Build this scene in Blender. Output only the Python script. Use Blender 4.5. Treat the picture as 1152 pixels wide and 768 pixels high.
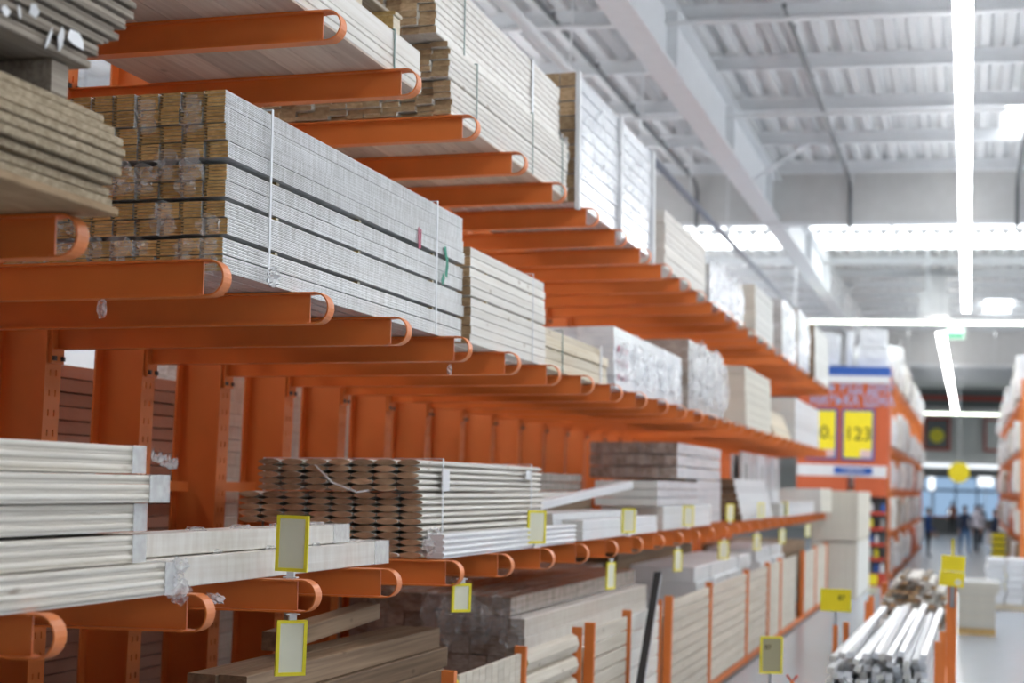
import bpy, bmesh, math, random
from mathutils import Matrix, Vector
random.seed(7)
for o in list(bpy.data.objects): bpy.data.objects.remove(o)
SC = bpy.context.scene
COL = SC.collection

# ------------------------------------------------------------------ camera
F, YAW, PIT, ROLL, CAMZ = 1865.0, .2705, .0821, .035, 2.14
def cam_axes():
    fw = Vector((-math.sin(YAW)*math.cos(PIT), math.cos(YAW)*math.cos(PIT), math.sin(PIT)))
    r = Vector((math.cos(YAW), math.sin(YAW), 0)); u = r.cross(fw)
    c, s = math.cos(ROLL), math.sin(ROLL)
    return c*r+s*u, -s*r+c*u, fw
R_, U_, W_ = cam_axes()
cd = bpy.data.cameras.new('camera'); cam = bpy.data.objects.new('camera', cd); COL.objects.link(cam)
m = Matrix((R_, U_, -W_)).transposed().to_4x4(); m.translation = Vector((0, 0, CAMZ)); cam.matrix_world = m
cd.sensor_width = 36; cd.lens = F/1152*36; cd.clip_end = 400; cd.clip_start = .05
cd.dof.use_dof = True; cd.dof.focus_distance = 6.9; cd.dof.aperture_fstop = 1.95
SC.camera = cam
# ------------------------------------------------------------------ world, exposure
w = bpy.data.worlds.new('world'); SC.world = w; w.use_nodes = True
bg = w.node_tree.nodes['Background']; bg.inputs[0].default_value = (.92, .96, 1, 1); bg.inputs[1].default_value = 1.0
SC.view_settings.view_transform = 'Standard'; SC.view_settings.look = 'None'
SC.view_settings.exposure = 1.08; SC.view_settings.gamma = 1; SC.view_settings.use_curve_mapping = False
LAMP_POWER = 13.0
SKYLIGHT_POWER = 2.6

# ------------------------------------------------------------------ materials
MAT = {}
def mat(name, col, rough=.5, metal=0, emit=0, var=0, bump=0, bscale=40, spec=.5):
    """plain procedural material: base colour with soft noise mottling and a per-object variation"""
    M = bpy.data.materials.new(name); M.use_nodes = True; nt = M.node_tree; N = nt.nodes; Lk = nt.links
    b = N['Principled BSDF']; b.inputs['Roughness'].default_value = rough; b.inputs['Metallic'].default_value = metal
    b.inputs['Specular IOR Level'].default_value = spec
    tc = N.new('ShaderNodeTexCoord'); no = N.new('ShaderNodeTexNoise'); no.inputs['Scale'].default_value = 6; no.inputs['Detail'].default_value = 4
    Lk.new(tc.outputs['Object'], no.inputs['Vector'])
    mp = N.new('ShaderNodeMapRange'); mp.inputs['To Min'].default_value = .92; mp.inputs['To Max'].default_value = 1.06
    Lk.new(no.outputs[0], mp.inputs['Value'])
    oi = N.new('ShaderNodeObjectInfo'); m2 = N.new('ShaderNodeMapRange'); m2.inputs['To Min'].default_value = 1-var; m2.inputs['To Max'].default_value = 1+var*.6
    Lk.new(oi.outputs['Random'], m2.inputs['Value'])
    mu = N.new('ShaderNodeMath'); mu.operation = 'MULTIPLY'; Lk.new(mp.outputs[0], mu.inputs[0]); Lk.new(m2.outputs[0], mu.inputs[1])
    vm = N.new('ShaderNodeVectorMath'); vm.operation = 'SCALE'; vm.inputs[0].default_value = col; Lk.new(mu.outputs[0], vm.inputs['Scale'])
    Lk.new(vm.outputs[0], b.inputs['Base Color'])
    if bump:
        n2 = N.new('ShaderNodeTexNoise'); n2.inputs['Scale'].default_value = bscale; n2.inputs['Detail'].default_value = 5
        Lk.new(tc.outputs['Object'], n2.inputs['Vector'])
        bp = N.new('ShaderNodeBump'); bp.inputs['Strength'].default_value = bump; bp.inputs['Distance'].default_value = .01
        Lk.new(n2.outputs[0], bp.inputs['Height']); Lk.new(bp.outputs[0], b.inputs['Normal'])
    if emit:
        b.inputs['Emission Color'].default_value = (*col, 1); b.inputs['Emission Strength'].default_value = emit
    MAT[name] = M; return M
def wood(name, c1, c2, grain=(45, 1.1, 45), rough=.6, var=.12, knots=True, bump=.15):
    """timber: grain streaks along the board (local Y), knots, per-board tint"""
    M = bpy.data.materials.new(name); M.use_nodes = True; nt = M.node_tree; N = nt.nodes; Lk = nt.links
    b = N['Principled BSDF']; b.inputs['Roughness'].default_value = rough; b.inputs['Specular IOR Level'].default_value = .3
    tc = N.new('ShaderNodeTexCoord'); oi = N.new('ShaderNodeObjectInfo')
    cb = N.new('ShaderNodeCombineXYZ'); ml = N.new('ShaderNodeMath'); ml.operation = 'MULTIPLY'; ml.inputs[1].default_value = 37
    Lk.new(oi.outputs['Random'], ml.inputs[0])
    for i in range(3): Lk.new(ml.outputs[0], cb.inputs[i])
    ad = N.new('ShaderNodeVectorMath'); ad.operation = 'ADD'; Lk.new(tc.outputs['Object'], ad.inputs[0]); Lk.new(cb.outputs[0], ad.inputs[1])
    mp = N.new('ShaderNodeMapping'); mp.inputs['Scale'].default_value = grain; Lk.new(ad.outputs[0], mp.inputs['Vector'])
    no = N.new('ShaderNodeTexNoise'); no.inputs['Scale'].default_value = 1; no.inputs['Detail'].default_value = 5; no.inputs['Distortion'].default_value = .6
    Lk.new(mp.outputs[0], no.inputs['Vector'])
    cr = N.new('ShaderNodeValToRGB'); cr.color_ramp.elements[0].position = .33; cr.color_ramp.elements[1].position = .68
    cr.color_ramp.elements[0].color = (*c2, 1); cr.color_ramp.elements[1].color = (*c1, 1); Lk.new(no.outputs[0], cr.inputs[0])
    last = cr.outputs[0]
    if knots:
        m3 = N.new('ShaderNodeMapping'); m3.inputs['Scale'].default_value = (7, 3.2, 7); Lk.new(ad.outputs[0], m3.inputs['Vector'])
        vo = N.new('ShaderNodeTexVoronoi'); vo.inputs['Scale'].default_value = 1; Lk.new(m3.outputs[0], vo.inputs['Vector'])
        k = N.new('ShaderNodeMapRange'); k.inputs['From Min'].default_value = .05; k.inputs['From Max'].default_value = .13; k.inputs['To Min'].default_value = .55; k.inputs['To Max'].default_value = 0
        Lk.new(vo.outputs['Distance'], k.inputs['Value'])
        mx = N.new('ShaderNodeMix'); mx.data_type = 'RGBA'; Lk.new(k.outputs[0], mx.inputs[0]); Lk.new(last, mx.inputs[6]); mx.inputs[7].default_value = (c2[0]*.45, c2[1]*.36, c2[2]*.28, 1)
        last = mx.outputs[2]
    m2 = N.new('ShaderNodeMapRange'); m2.inputs['To Min'].default_value = 1-var; m2.inputs['To Max'].default_value = 1+var*.6; Lk.new(oi.outputs['Random'], m2.inputs['Value'])
    vm = N.new('ShaderNodeVectorMath'); vm.operation = 'SCALE'; Lk.new(last, vm.inputs[0]); Lk.new(m2.outputs[0], vm.inputs['Scale'])
    Lk.new(vm.outputs[0], b.inputs['Base Color'])
    bp = N.new('ShaderNodeBump'); bp.inputs['Strength'].default_value = bump; bp.inputs['Distance'].default_value = .004
    Lk.new(no.outputs[0], bp.inputs['Height']); Lk.new(bp.outputs[0], b.inputs['Normal'])
    MAT[name] = M; return M
def wrapped(name, c1, c2, lines=380, rough=.3, cross=60):
    """timber seen through milky shrink film: fine lines along the pack, cross wrinkles, gloss"""
    M = bpy.data.materials.new(name); M.use_nodes = True; nt = M.node_tree; N = nt.nodes; Lk = nt.links
    b = N['Principled BSDF']; b.inputs['Roughness'].default_value = rough; b.inputs['Coat Weight'].default_value = .35; b.inputs['Coat Roughness'].default_value = .2
    tc = N.new('ShaderNodeTexCoord'); oi = N.new('ShaderNodeObjectInfo')
    ad = N.new('ShaderNodeVectorMath'); ad.operation = 'ADD'; Lk.new(tc.outputs['Object'], ad.inputs[0]); Lk.new(oi.outputs['Random'], ad.inputs[1])
    m1 = N.new('ShaderNodeMapping'); m1.inputs['Scale'].default_value = (lines*.3, .9, lines); Lk.new(ad.outputs[0], m1.inputs['Vector'])
    n1 = N.new('ShaderNodeTexNoise'); n1.inputs['Scale'].default_value = 1; n1.inputs['Detail'].default_value = 3; Lk.new(m1.outputs[0], n1.inputs['Vector'])
    m2 = N.new('ShaderNodeMapping'); m2.inputs['Scale'].default_value = (3, cross, 5); Lk.new(ad.outputs[0], m2.inputs['Vector'])
    n2 = N.new('ShaderNodeTexNoise'); n2.inputs['Scale'].default_value = 1; n2.inputs['Detail'].default_value = 4; Lk.new(m2.outputs[0], n2.inputs['Vector'])
    av = N.new('ShaderNodeMath'); av.operation = 'ADD'; Lk.new(n1.outputs[0], av.inputs[0]); Lk.new(n2.outputs[0], av.inputs[1])
    cr = N.new('ShaderNodeValToRGB'); cr.color_ramp.elements[0].position = .40; cr.color_ramp.elements[1].position = .60
    hf = N.new('ShaderNodeMath'); hf.operation = 'MULTIPLY'; hf.inputs[1].default_value = .5; Lk.new(av.outputs[0], hf.inputs[0]); Lk.new(hf.outputs[0], cr.inputs[0])
    cr.color_ramp.elements[0].color = (*c2, 1); cr.color_ramp.elements[1].color = (*c1, 1)
    Lk.new(cr.outputs[0], b.inputs['Base Color'])
    bp = N.new('ShaderNodeBump'); bp.inputs['Strength'].default_value = .35; bp.inputs['Distance'].default_value = .006
    Lk.new(n2.outputs[0], bp.inputs['Height']); Lk.new(bp.outputs[0], b.inputs['Normal'])
    MAT[name] = M; return M
def film(name, alpha=.55, lo=.55, hi=1.35):
    M = bpy.data.materials.new(name); M.use_nodes = True; nt = M.node_tree; N = nt.nodes; Lk = nt.links
    b = N['Principled BSDF']; b.inputs['Base Color'].default_value = (.88, .9, .92, 1); b.inputs['Roughness'].default_value = .2; b.inputs['Specular IOR Level'].default_value = .6
    tr = N.new('ShaderNodeBsdfTransparent'); mx = N.new('ShaderNodeMixShader')
    tc = N.new('ShaderNodeTexCoord'); no = N.new('ShaderNodeTexNoise'); no.inputs['Scale'].default_value = 28; no.inputs['Detail'].default_value = 4; Lk.new(tc.outputs['Object'], no.inputs['Vector'])
    mp = N.new('ShaderNodeMapRange'); mp.inputs['From Min'].default_value = .35; mp.inputs['From Max'].default_value = .7; mp.inputs['To Min'].default_value = alpha*lo; mp.inputs['To Max'].default_value = alpha*hi
    Lk.new(no.outputs[0], mp.inputs['Value']); Lk.new(mp.outputs[0], mx.inputs[0]); Lk.new(tr.outputs[0], mx.inputs[1]); Lk.new(b.outputs[0], mx.inputs[2])
    Lk.new(mx.outputs[0], N['Material Output'].inputs[0]); MAT[name] = M; return M
mat('orange', (.82, .228, .05), .38, var=.04)
mat('orange_dull', (.78, .212, .046), .5, var=.04)
mat('steel', (.45, .47, .5), .35, .8)
mat('dark_steel', (.09, .095, .1), .5)
mat('white_paint', (.78, .79, .8), .5)
mat('roof_white', (.76, .78, .80), .5)
mat('roof_deck', (.68, .69, .70), .5)
mat('girder', (.78, .8, .82), .45)
mat('fascia', (.62, .62, .61), .7)
mat('wall', (.66, .67, .68), .8)
mat('conduit', (.16, .17, .18), .5)
mat('floor', (.37, .405, .46), .22, bump=.02, bscale=3)
mat('yellow', (.92, .80, .03), .4)
mat('yellow_card', (.95, .78, .02), .5)
mat('paper', (.80, .79, .62), .6)
mat('paper_dull', (.40, .36, .22), .6)
mat('white_plastic', (.82, .83, .85), .35, var=.06)
mat('white_pack', (.80, .82, .84), .3, var=.1, bump=.3, bscale=25)
mat('cream', (.66, .63, .54), .65, var=.08)
mat('foam', (.72, .72, .68), .7, var=.05)
mat('blue', (.03, .11, .42), .5)
mat('red', (.55, .06, .03), .5)
mat('signorange', (.60, .12, .04), .5)
mat('pinkwhite', (.75, .55, .55), .5)
mat('black', (.015, .014, .014), .4)
mat('alu', (.62, .66, .72), .3, .7)
mat('strap_white', (.78, .8, .82), .4)
mat('strap_green', (.10, .2, .17), .4)
mat('mark_red', (.5, .05, .12), .6)
mat('mark_green', (.02, .28, .18), .6)
mat('text_pale', (.40, .47, .70), .5)
mat('text_dark', (.10, .08, .02), .5)
mat('plypink', (.52, .30, .22), .6, var=.18, bump=.2)
mat('panel_grey', (.42, .43, .42), .5, var=.1)
mat('kraft', (.32, .22, .13), .8, var=.15)
mat('rod_blue', (.30, .32, .38), .4)
wood('pine', (.80, .73, .60), (.66, .56, .40))
wood('pine_white', (.86, .835, .785), (.76, .72, .655), var=.08)
wood('pine_cream', (.86, .83, .76), (.77, .72, .63), var=.1)
wood('pine_end', (.82, .58, .25), (.56, .36, .13), grain=(30, 20, 60), knots=False, var=.25)
wood('tan_end', (.62, .45, .27), (.40, .26, .14), grain=(25, 20, 50), knots=False, var=.28)
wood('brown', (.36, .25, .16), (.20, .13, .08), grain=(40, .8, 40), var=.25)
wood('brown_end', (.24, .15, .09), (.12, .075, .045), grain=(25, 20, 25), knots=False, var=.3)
wood('chip', (.54, .44, .31), (.32, .25, .16), grain=(70, 34, 70), knots=False, var=.16, rough=.8)
wood('chip_face', (.46, .32, .19), (.33, .22, .12), grain=(14, 5, 14), knots=False, var=.1, rough=.7)
wood('weathered', (.46, .40, .33), (.26, .22, .18), grain=(60, 1.6, 60), knots=False, var=.25, rough=.8)
wood('panel_wood', (.72, .66, .56), (.60, .53, .43), grain=(30, 1.0, 30), var=.08)
wood('under', (.72, .59, .49), (.60, .46, .37), grain=(35, 1.1, 35), var=.2)  # pine underside with shade and orange bounce put into its colour
wood('lens_end', (.56, .38, .24), (.34, .21, .12), grain=(12, 10, 40), knots=False, var=.35)
wrapped('film_wood', (.86, .87, .88), (.52, .52, .50))
wrapped('film_board', (.80, .77, .71), (.68, .63, .56), lines=40, cross=22)
wrapped('film_white', (.86, .88, .91), (.70, .73, .78), lines=20, cross=14, rough=.2)
wrapped('film_grey', (.66, .66, .66), (.42, .40, .38), lines=50, cross=20, rough=.25)
wrapped('film_brown', (.50, .43, .38), (.26, .21, .17), lines=70, cross=20, rough=.25)
film('clear_film', .26); film('milky_film', .42); film('sleeve_film', .42, .85, 1.15)
def glow(name, col, s):
    M = bpy.data.materials.new(name); M.use_nodes = True; nt = M.node_tree; nt.nodes.remove(nt.nodes['Principled BSDF'])
    e = nt.nodes.new('ShaderNodeEmission'); e.inputs[0].default_value = (*col, 1); e.inputs[1].default_value = s
    nt.links.new(e.outputs[0], nt.nodes['Material Output'].inputs[0]); MAT[name] = M
glow('lamp', (.97, .985, 1), LAMP_POWER); glow('daylight', (.94, .98, 1), SKYLIGHT_POWER)
glow('lamp_green', (.90, 1, .82), 4.0); glow('lamp_far', (1, .99, .97), 8.0); glow('shop_glow', (.36, .54, .78), .42); glow('sign_glow', (.9, .95, 1), .9); glow('exit_glow', (.75, 1, .85), 1.2); glow('exit_green', (.05, .5, .25), .6)

# ------------------------------------------------------------------ mesh helpers
class MB:
    def __init__(s): s.v = []; s.f = []; s.m = []
    def box(s, x0, x1, y0, y1, z0, z1, mi=0):
        n = len(s.v); s.v += [(x, y, z) for z in (z0, z1) for y in (y0, y1) for x in (x0, x1)]
        for q in ((0, 2, 3, 1), (4, 5, 7, 6), (0, 1, 5, 4), (2, 6, 7, 3), (0, 4, 6, 2), (1, 3, 7, 5)):
            s.f.append(tuple(n+i for i in q)); s.m.append(mi)
        return s
    def prism(s, prof, y0, y1, ms=0, me=0, side=None):
        n = len(s.v); k = len(prof)
        s.v += [(x, y0, z) for x, z in prof]+[(x, y1, z) for x, z in prof]
        for i in range(k):
            j = (i+1) % k; s.f.append((n+i, n+j, n+k+j, n+k+i)); s.m.append(side[i] if side else ms)
        s.f.append(tuple(n+i for i in reversed(range(k)))); s.m.append(me)
        s.f.append(tuple(n+k+i for i in range(k))); s.m.append(me)
        return s
    def tube(s, pts, r, n=8, mi=0):
        pts = [Vector(p) for p in pts]; base = len(s.v)
        for i, p in enumerate(pts):
            d = (pts[min(i+1, len(pts)-1)]-pts[max(i-1, 0)]).normalized()
            a = d.orthogonal().normalized() if i == 0 else (a-d*a.dot(d)).normalized()
            b = d.cross(a); rr = r[i] if isinstance(r, (list, tuple)) else r
            for k in range(n):
                t = 2*math.pi*k/n; s.v.append(tuple(p+rr*(math.cos(t)*a+math.sin(t)*b)))
        for i in range(len(pts)-1):
            for k in range(n):
                q = (k+1) % n; s.f.append((base+i*n+k, base+i*n+q, base+(i+1)*n+q, base+(i+1)*n+k)); s.m.append(mi)
        s.f.append(tuple(base+k for k in reversed(range(n)))); s.m.append(mi)
        s.f.append(tuple(base+(len(pts)-1)*n+k for k in range(n))); s.m.append(mi)
        return s
    def mesh(s, name, mats, smooth=False):
        me = bpy.data.meshes.new(name); me.from_pydata(s.v, [], s.f)
        for q in (mats if isinstance(mats, (list, tuple)) else [mats]): me.materials.append(MAT[q])
        me.polygons.foreach_set('material_index', s.m)
        bm = bmesh.new(); bm.from_mesh(me); bmesh.ops.recalc_face_normals(bm, faces=bm.faces); bm.to_mesh(me); bm.free()
        if smooth: me.polygons.foreach_set('use_smooth', [True]*len(me.polygons))
        me.update(); return me
def put(name, me, parent=None, loc=(0, 0, 0), rot=(0, 0, 0)):
    o = bpy.data.objects.new(name, me); COL.objects.link(o); o.location = loc; o.rotation_euler = rot; o.parent = parent; return o
def tag(o, label, cat, group=None, kind=None):
    if label: o['label'] = label
    if cat: o['category'] = cat
    if group: o['group'] = group
    if kind: o['kind'] = kind
    return o
def thing(name, label, cat, loc=(0, 0, 0), rot=(0, 0, 0), group=None):
    o = bpy.data.objects.new(name, None); COL.objects.link(o); o.location = loc; o.rotation_euler = rot; o.empty_display_size = .1
    return tag(o, label, cat, group)
def struct(name, me, loc=(0, 0, 0)):
    o = put(name, me, None, loc); o['kind'] = 'structure'; return o
CACHE = {}
def board_mesh(w, l, h, mats, prof='c'):
    """one board / pack centred on X and Z, running along Y; slot 0 sides, slot 1 cut ends"""
    w, l, h = round(w, 3), round(l, 2), round(h, 3); key = (w, l, h, tuple(mats), prof)
    if key in CACHE: return CACHE[key]
    b = MB(); a, t = w/2, h/2; y0, y1 = -l/2, l/2
    if prof == 'c':
        c = min(.004, w*.12, h*.15); P = [(-a+c, -t), (a-c, -t), (a, -t+c), (a, t-c), (a-c, t), (-a+c, t), (-a, t-c), (-a, -t+c)]
        b.prism(P, y0, y1, 0, 1)
    elif prof == 'round':
        r = t*.75; P = [(-a, -t)]; n = 5
        for i in range(n): q = -math.pi/2+math.pi*i/(n-1); P.append((a-r+r*math.cos(q), t*math.sin(q)))
        P.append((-a, t)); b.prism(P, y0, y1, 0, 1)
    elif prof == 'lens':
        P = []; n = 6
        for i in range(n+1): u = -1+2*i/n; P.append((a*u*.97, -t*.97*(1-.72*abs(u)**2.4)))
        for i in range(n+1): u = 1-2*i/n; P.append((a*u*.97, t*.97*(1-.72*abs(u)**2.4)))
        b.prism(P, y0, y1, 0, 1)
    elif prof == 'groove':     # board with tongue right, shadow gap below
        g = h*.3; P = [(-a, -t), (a-g*1.1, -t), (a-g*1.1, -t+g*.9), (a-g*.3, -t+g*1.3), (a, -t+g*1.9), (a, t-g*.8), (a-g*.5, t-g*.15), (a-g, t), (-a, t)]
        b.prism(P, y0, y1, 0, 1)
    elif prof == 'pack':       # five tongue-and-groove boards wrapped together
        n = 5; hh = h/n
        for i in range(n):
            z0 = -t+i*hh; e = hh*.06; g = w*.16
            P = [(-a, z0+e), (a-.003, z0+e), (a-.003, z0+hh*.38), (a, z0+hh*.38), (a, z0+hh*.62), (a-.003, z0+hh*.62), (a-.003, z0+hh-e), (-a, z0+hh-e), (-a, z0+hh*.76), (-a+g, z0+hh*.70), (-a+g, z0+hh*.34), (-a, z0+hh*.28)]
            b.prism(P, y0, y1, 0, 1, side=[0]*7+[2]*5)
    CACHE[key] = b.mesh('board', list(mats)); return CACHE[key]
def board(parent, x, y, z, w, l, h, mats, prof='c', name='board', rot=(0, 0, 0)):
    return put(name, board_mesh(w, l, h, mats, prof), parent, (x, y, z), rot)
def strap(parent, x0, x1, y, z0, z1, m='strap_white', wid=.016, name='strap'):
    b = MB(); t = .003; e = .002
    b.box(x1+e, x1+e+t, -wid/2, wid/2, z0, z1+e+t); b.box(x0-e-t, x0-e, -wid/2, wid/2, z0, z1+e+t); b.box(x0-e, x1+e, -wid/2, wid/2, z1+e, z1+e+t)
    return put(name, b.mesh('strap', m), parent, (0, y, 0))
def scrap(parent, loc, sx, sz, m='clear_film', seed=0, rot=(0, 0, 0), name='film_scrap', amp=.012, n=7):
    """a crumpled piece of shrink film"""
    rr = random.Random(seed); b = MB(); k = n
    for j in range(k+1):
        for i in range(k+1):
            u, v = i/k-.5, j/k-.5; q = 1+rr.uniform(-.12, .12)
            rad = math.hypot(u, v); f = 1 if rad < .38 else .38/rad*rr.uniform(.85, 1.15)
            b.v.append((u*sx*q*f*1.25, rr.uniform(-amp, amp)-amp*1.2*(1-rad*rad*3), v*sz*q*f*1.25))
    for j in range(k):
        for i in range(k): a = j*(k+1)+i; b.f.append((a, a+1, a+k+2, a+k+1)); b.m.append(0)
    return put(name, b.mesh('film', m, False), parent, loc, rot)

TIP, SLOPE = -2.64, .0246
LEVEL = {'T': 4.067, 'M': 2.877, 'L': 1.697}
def Y(k): return 4.374+k
def arm_z(level, x): return LEVEL[level]+(x-TIP)*SLOPE
TILT = (0, -SLOPE, 0)
def on_arm(name, label, cat, level, xr, y0, group=None, dz=0.0):
    """an Empty at the lower right near corner of a stack lying on the arms; local x goes negative to the left"""
    return thing(name, label, cat, (xr, y0, arm_z(level, xr)+.001+dz), TILT, group)
def layers(t, x0, x1, y0, y1, z, spec, jitx=.004, jity=.012, seed=0):
    """spec: list of (layer height, board width, mats, profile, xshift, y0shift, y1shift, gap below)"""
    rr = random.Random(seed)
    for s in spec:
        h, bw, mats = s[:3]; prof = s[3] if len(s) > 3 else 'c'; xs, a, bb, gap = (list(s[4:])+[0, 0, 0, 0])[:4]
        z += gap; n = max(1, int(round((x1-x0)/bw))); ww = (x1-x0)/n
        L = (y1+bb)-(y0+a)
        for i in range(n):
            board(t, x0+xs+ww*(i+.5)+rr.uniform(-jitx, jitx)*.3, (y0+a+y1+bb)/2+rr.uniform(-jity, jity), z+h/2, ww-.002, L, h-.0015, mats, prof)
        if gap > .006:
            for yy in (y0+.35, y1-.35): put('spacer', board_mesh(x1-x0-.02, .03, gap-.002, ('pine', 'pine_end')), t, ((x0+x1)/2, yy, z-gap/2))
        z += h
    return z

# ------------------------------------------------------------------ floor, walls, roof
b = MB(); b.box(-14, 16, -12, 112, -.2, 0); struct('floor', b.mesh('floor', 'floor'))
b = MB(); b.box(-14.3, -14, -12, 112, 0, 8.5); struct('wall_left', b.mesh('wall', 'wall'))
b = MB(); b.box(16, 16.3, -12, 112, 0, 8.5); struct('wall_right', b.mesh('wall', 'wall'))
b = MB(); b.box(-14, 16, -12.3, -12, 0, 8.5); struct('wall_back', b.mesh('wall', 'wall'))
# deck: trapezoid ribs running along the aisle, with openings for the rooflight strips
RP = .3
SKY = [(37.0, 37.75), (38.75, 40.95), (62.0, 64.0)]
def deck(y0, y1):
    b = MB(); x = -14; pts = []
    while x < 16: pts += [(x, 8.0), (x+.10, 8.0), (x+.15, 8.09), (x+.25, 8.09)]; x += RP
    n = len(pts); b.v = [(px, y0, pz) for px, pz in pts]+[(px, y1, pz) for px, pz in pts]
    for i in range(n-1): b.f.append((i, i+1, n+i+1, n+i)); b.m.append(0)
    return b.mesh('deck', 'roof_deck')
ceil = tag(thing('ceiling', None, None), None, None, kind='structure')
edges = [-12]+[e for s in SKY for e in s]+[112]
for i in range(0, len(edges), 2): put('roof_deck', deck(edges[i], edges[i+1]), ceil)
for i, (a, c) in enumerate(SKY):
    sk = MB(); sk.box(-14, 16, a, c, 8.03, 8.08); struct('window_%d' % (i+1), sk.mesh('rooflight', 'daylight'))
    b = MB()
    x = -12.5
    while x < 16: b.box(x-.04, x+.04, a, c, 7.96, 8.03); x += 3.6
    put('glazing_bar', b.mesh('bar', 'roof_white'), bpy.data.objects['window_%d' % (i+1)])
def ibeam_x(h, fw, t=.012):    # profile in YZ, used for purlins along X
    return h, fw, t
def purlin_mesh():
    b = MB(); b.box(-14, 16, -.06, .06, 7.80, 7.812); b.box(-14, 16, -.06, .06, 7.985, 7.998); b.box(-14, 16, -.006, .006, 7.81, 7.99); return b.mesh('purlin', 'roof_white')
pm = purlin_mesh(); yy = 22.31-2.5*13
while yy < 110:
    if not any(a-.1 < yy < c+.1 for a, c in SKY): put('purlin', pm, ceil, (0, yy, 0))
    yy += 2.5
# main girders along the aisle
def girder_mesh(y0, y1):
    b = MB(); b.box(-.17, .17, y0, y1, 7.0, 7.03); b.box(-.17, .17, y0, y1, 7.76, 7.79); b.box(-.012, .012, y0, y1, 7.03, 7.76)
    y = y0+1.2
    while y < y1: b.box(-.15, .15, y-.008, y+.008, 7.03, 7.76); y += 5
    return b.mesh('girder', 'girder')
for gx in (-3.55, 8.4): put('girder', girder_mesh(-12, 30.4), ceil, (gx, 0, 0)); put('girder', girder_mesh(30.7, 59.8), ceil, (gx, 0, 0))
for gx in (-3.55, 8.4):
    for gy in (12.6, 27.3, 44.9):
        for s in (-1, 1):
            b = MB(); b.tube([(s*.02, 0, 7.2), (s*.95, 0, 7.82)], .035, 6); put('knee_brace', b.mesh('brace', 'girder'), ceil, (gx, gy, 0))
# hanging panel bands across the hall
for n, (fy, zb, zt) in enumerate(((30.5, 6.96, 8.0), (60, 6.6, 8.0))):
    tr = tag(thing('trim_%d' % (n+1), None, None), None, None, kind='structure')
    x = -13.9
    while x < 15.8:
        b = MB(); b.box(x+.006, x+2.94, fy-.05, fy+.05, zb+.05, zt-.004); put('panel', b.mesh('panel', 'fascia'), tr); x += 2.95
    b = MB(); b.box(-14, 16, fy-.07, fy+.07, zb-.02, zb+.048); put('bottom_rail', b.mesh('rail', 'roof_white'), tr)
# conduits on the roof that drop down the panel band
for i, (x, ya, lab) in enumerate(((-2.13, 19, 'dark cable conduit dropping down the grey band near its middle'), (-4.94, 18, 'dark cable conduit dropping down the grey band left of the girder'), (.78, 22, 'dark cable conduit dropping down the grey band at the far right'))):
    t = thing('cable_conduit', lab, 'conduit', (x, ya, 7.7), group='roof conduits')
    b = MB(); b.tube([(0, 0, .02), (0, 30.38-ya-.35, .02), (0, 30.38-ya, -.1), (0, 30.38-ya, -.82)], .035, 6); put('pipe', b.mesh('pipe', 'conduit'), t)
    b = MB()
    y = 1.2
    while y < 30-ya: b.box(-.02, .02, y-.02, y+.02, .05, .12); y += 2.5
    put('hanger', b.mesh('hanger', 'conduit'), t)
for y, lab in ((19.14, 'thin white pipe across the roof, nearest in view'), (24.2, 'thin white pipe across the roof between girder knee and lamp row')):
    t = thing('roof_pipe', lab, 'pipe', (0, y, 7.6), group='cross pipes under the roof')
    b = MB(); b.tube([(-13.5, 0, 0), (15.5, 0, 0)], .032, 8); put('pipe', b.mesh('pipe', 'white_paint'), t)
    for x in range(-12, 16, 4): b = MB(); b.box(x-.008, x+.008, -.008, .008, .03, .2); put('hanger', b.mesh('hanger', 'steel'), t)
t = thing('sprinkler_pipe', 'long steel sprinkler pipe running above the cantilever rack', 'pipe', (-4.17, 4, 6.5))
b = MB(); b.tube([(0, 0, 0), (0, 17.0, 0)], .055, 10); put('pipe', b.mesh('pipe', 'white_paint', True), t)
b = MB(); b.tube([(0, 17.0, 0), (0, 38, 0)], .05, 10); put('pipe', b.mesh('pipe', 'rod_blue', True), t)
for y in range(1, 38, 4):
    b = MB(); b.tube([(0, y, .05), (0, y, 1.47)], .012, 6); put('hanger_rod', b.mesh('rod', 'white_paint'), t)
# lamp rows
def lamp_row(label, p0, p1, wid=.16, m='lamp', group='linear lamp rows', z=6.2, drop=True):
    """a row of linear lamps along X or Y"""
    L = (Vector(p1)-Vector(p0)).length; ang = math.atan2(p1[1]-p0[1], p1[0]-p0[0])
    t = thing('linear_lamp', label, 'lamp', (p0[0], p0[1], z), (0, 0, ang), group)
    b = MB(); b.box(0, L, -wid*.2, wid*.2, .02, .09); put('housing', b.mesh('housing', 'white_paint'), t)
    n = max(1, int(L/3.0)); s = L/n
    me = MB().box(.03, s-.03, -wid/2, wid/2, -.012, .0195).mesh('diffuser', m)
    for i in range(n): put('diffuser', me, t, (i*s, 0, 0))
    hm = MB().tube([(0, 0, .09), (0, 0, 8.0-z)], .008, 5).mesh('rod', 'steel')
    for i in range(0, n+1, 2): put('hanger_rod', hm, t, (min(max(i*s, .2), L-.2), 0, 0))
    return t
lamp_row('long bright lamp row running down the aisle to the first cross lamp', (-.09, 3.5), (-.09, 38.2))
lamp_row('lamp row over the far aisle beyond the cross lamps', (-.72, 43.5), (-.66, 87), .22, 'lamp_far')
lamp_row('thin greenish lamp row crossing the hall above the shelf end', (-7, 41), (14, 41), .15, 'lamp_green')
lamp_row('faint cross lamp row far down the aisle', (-9, 88), (12, 88), .2, 'lamp_green')
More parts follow.
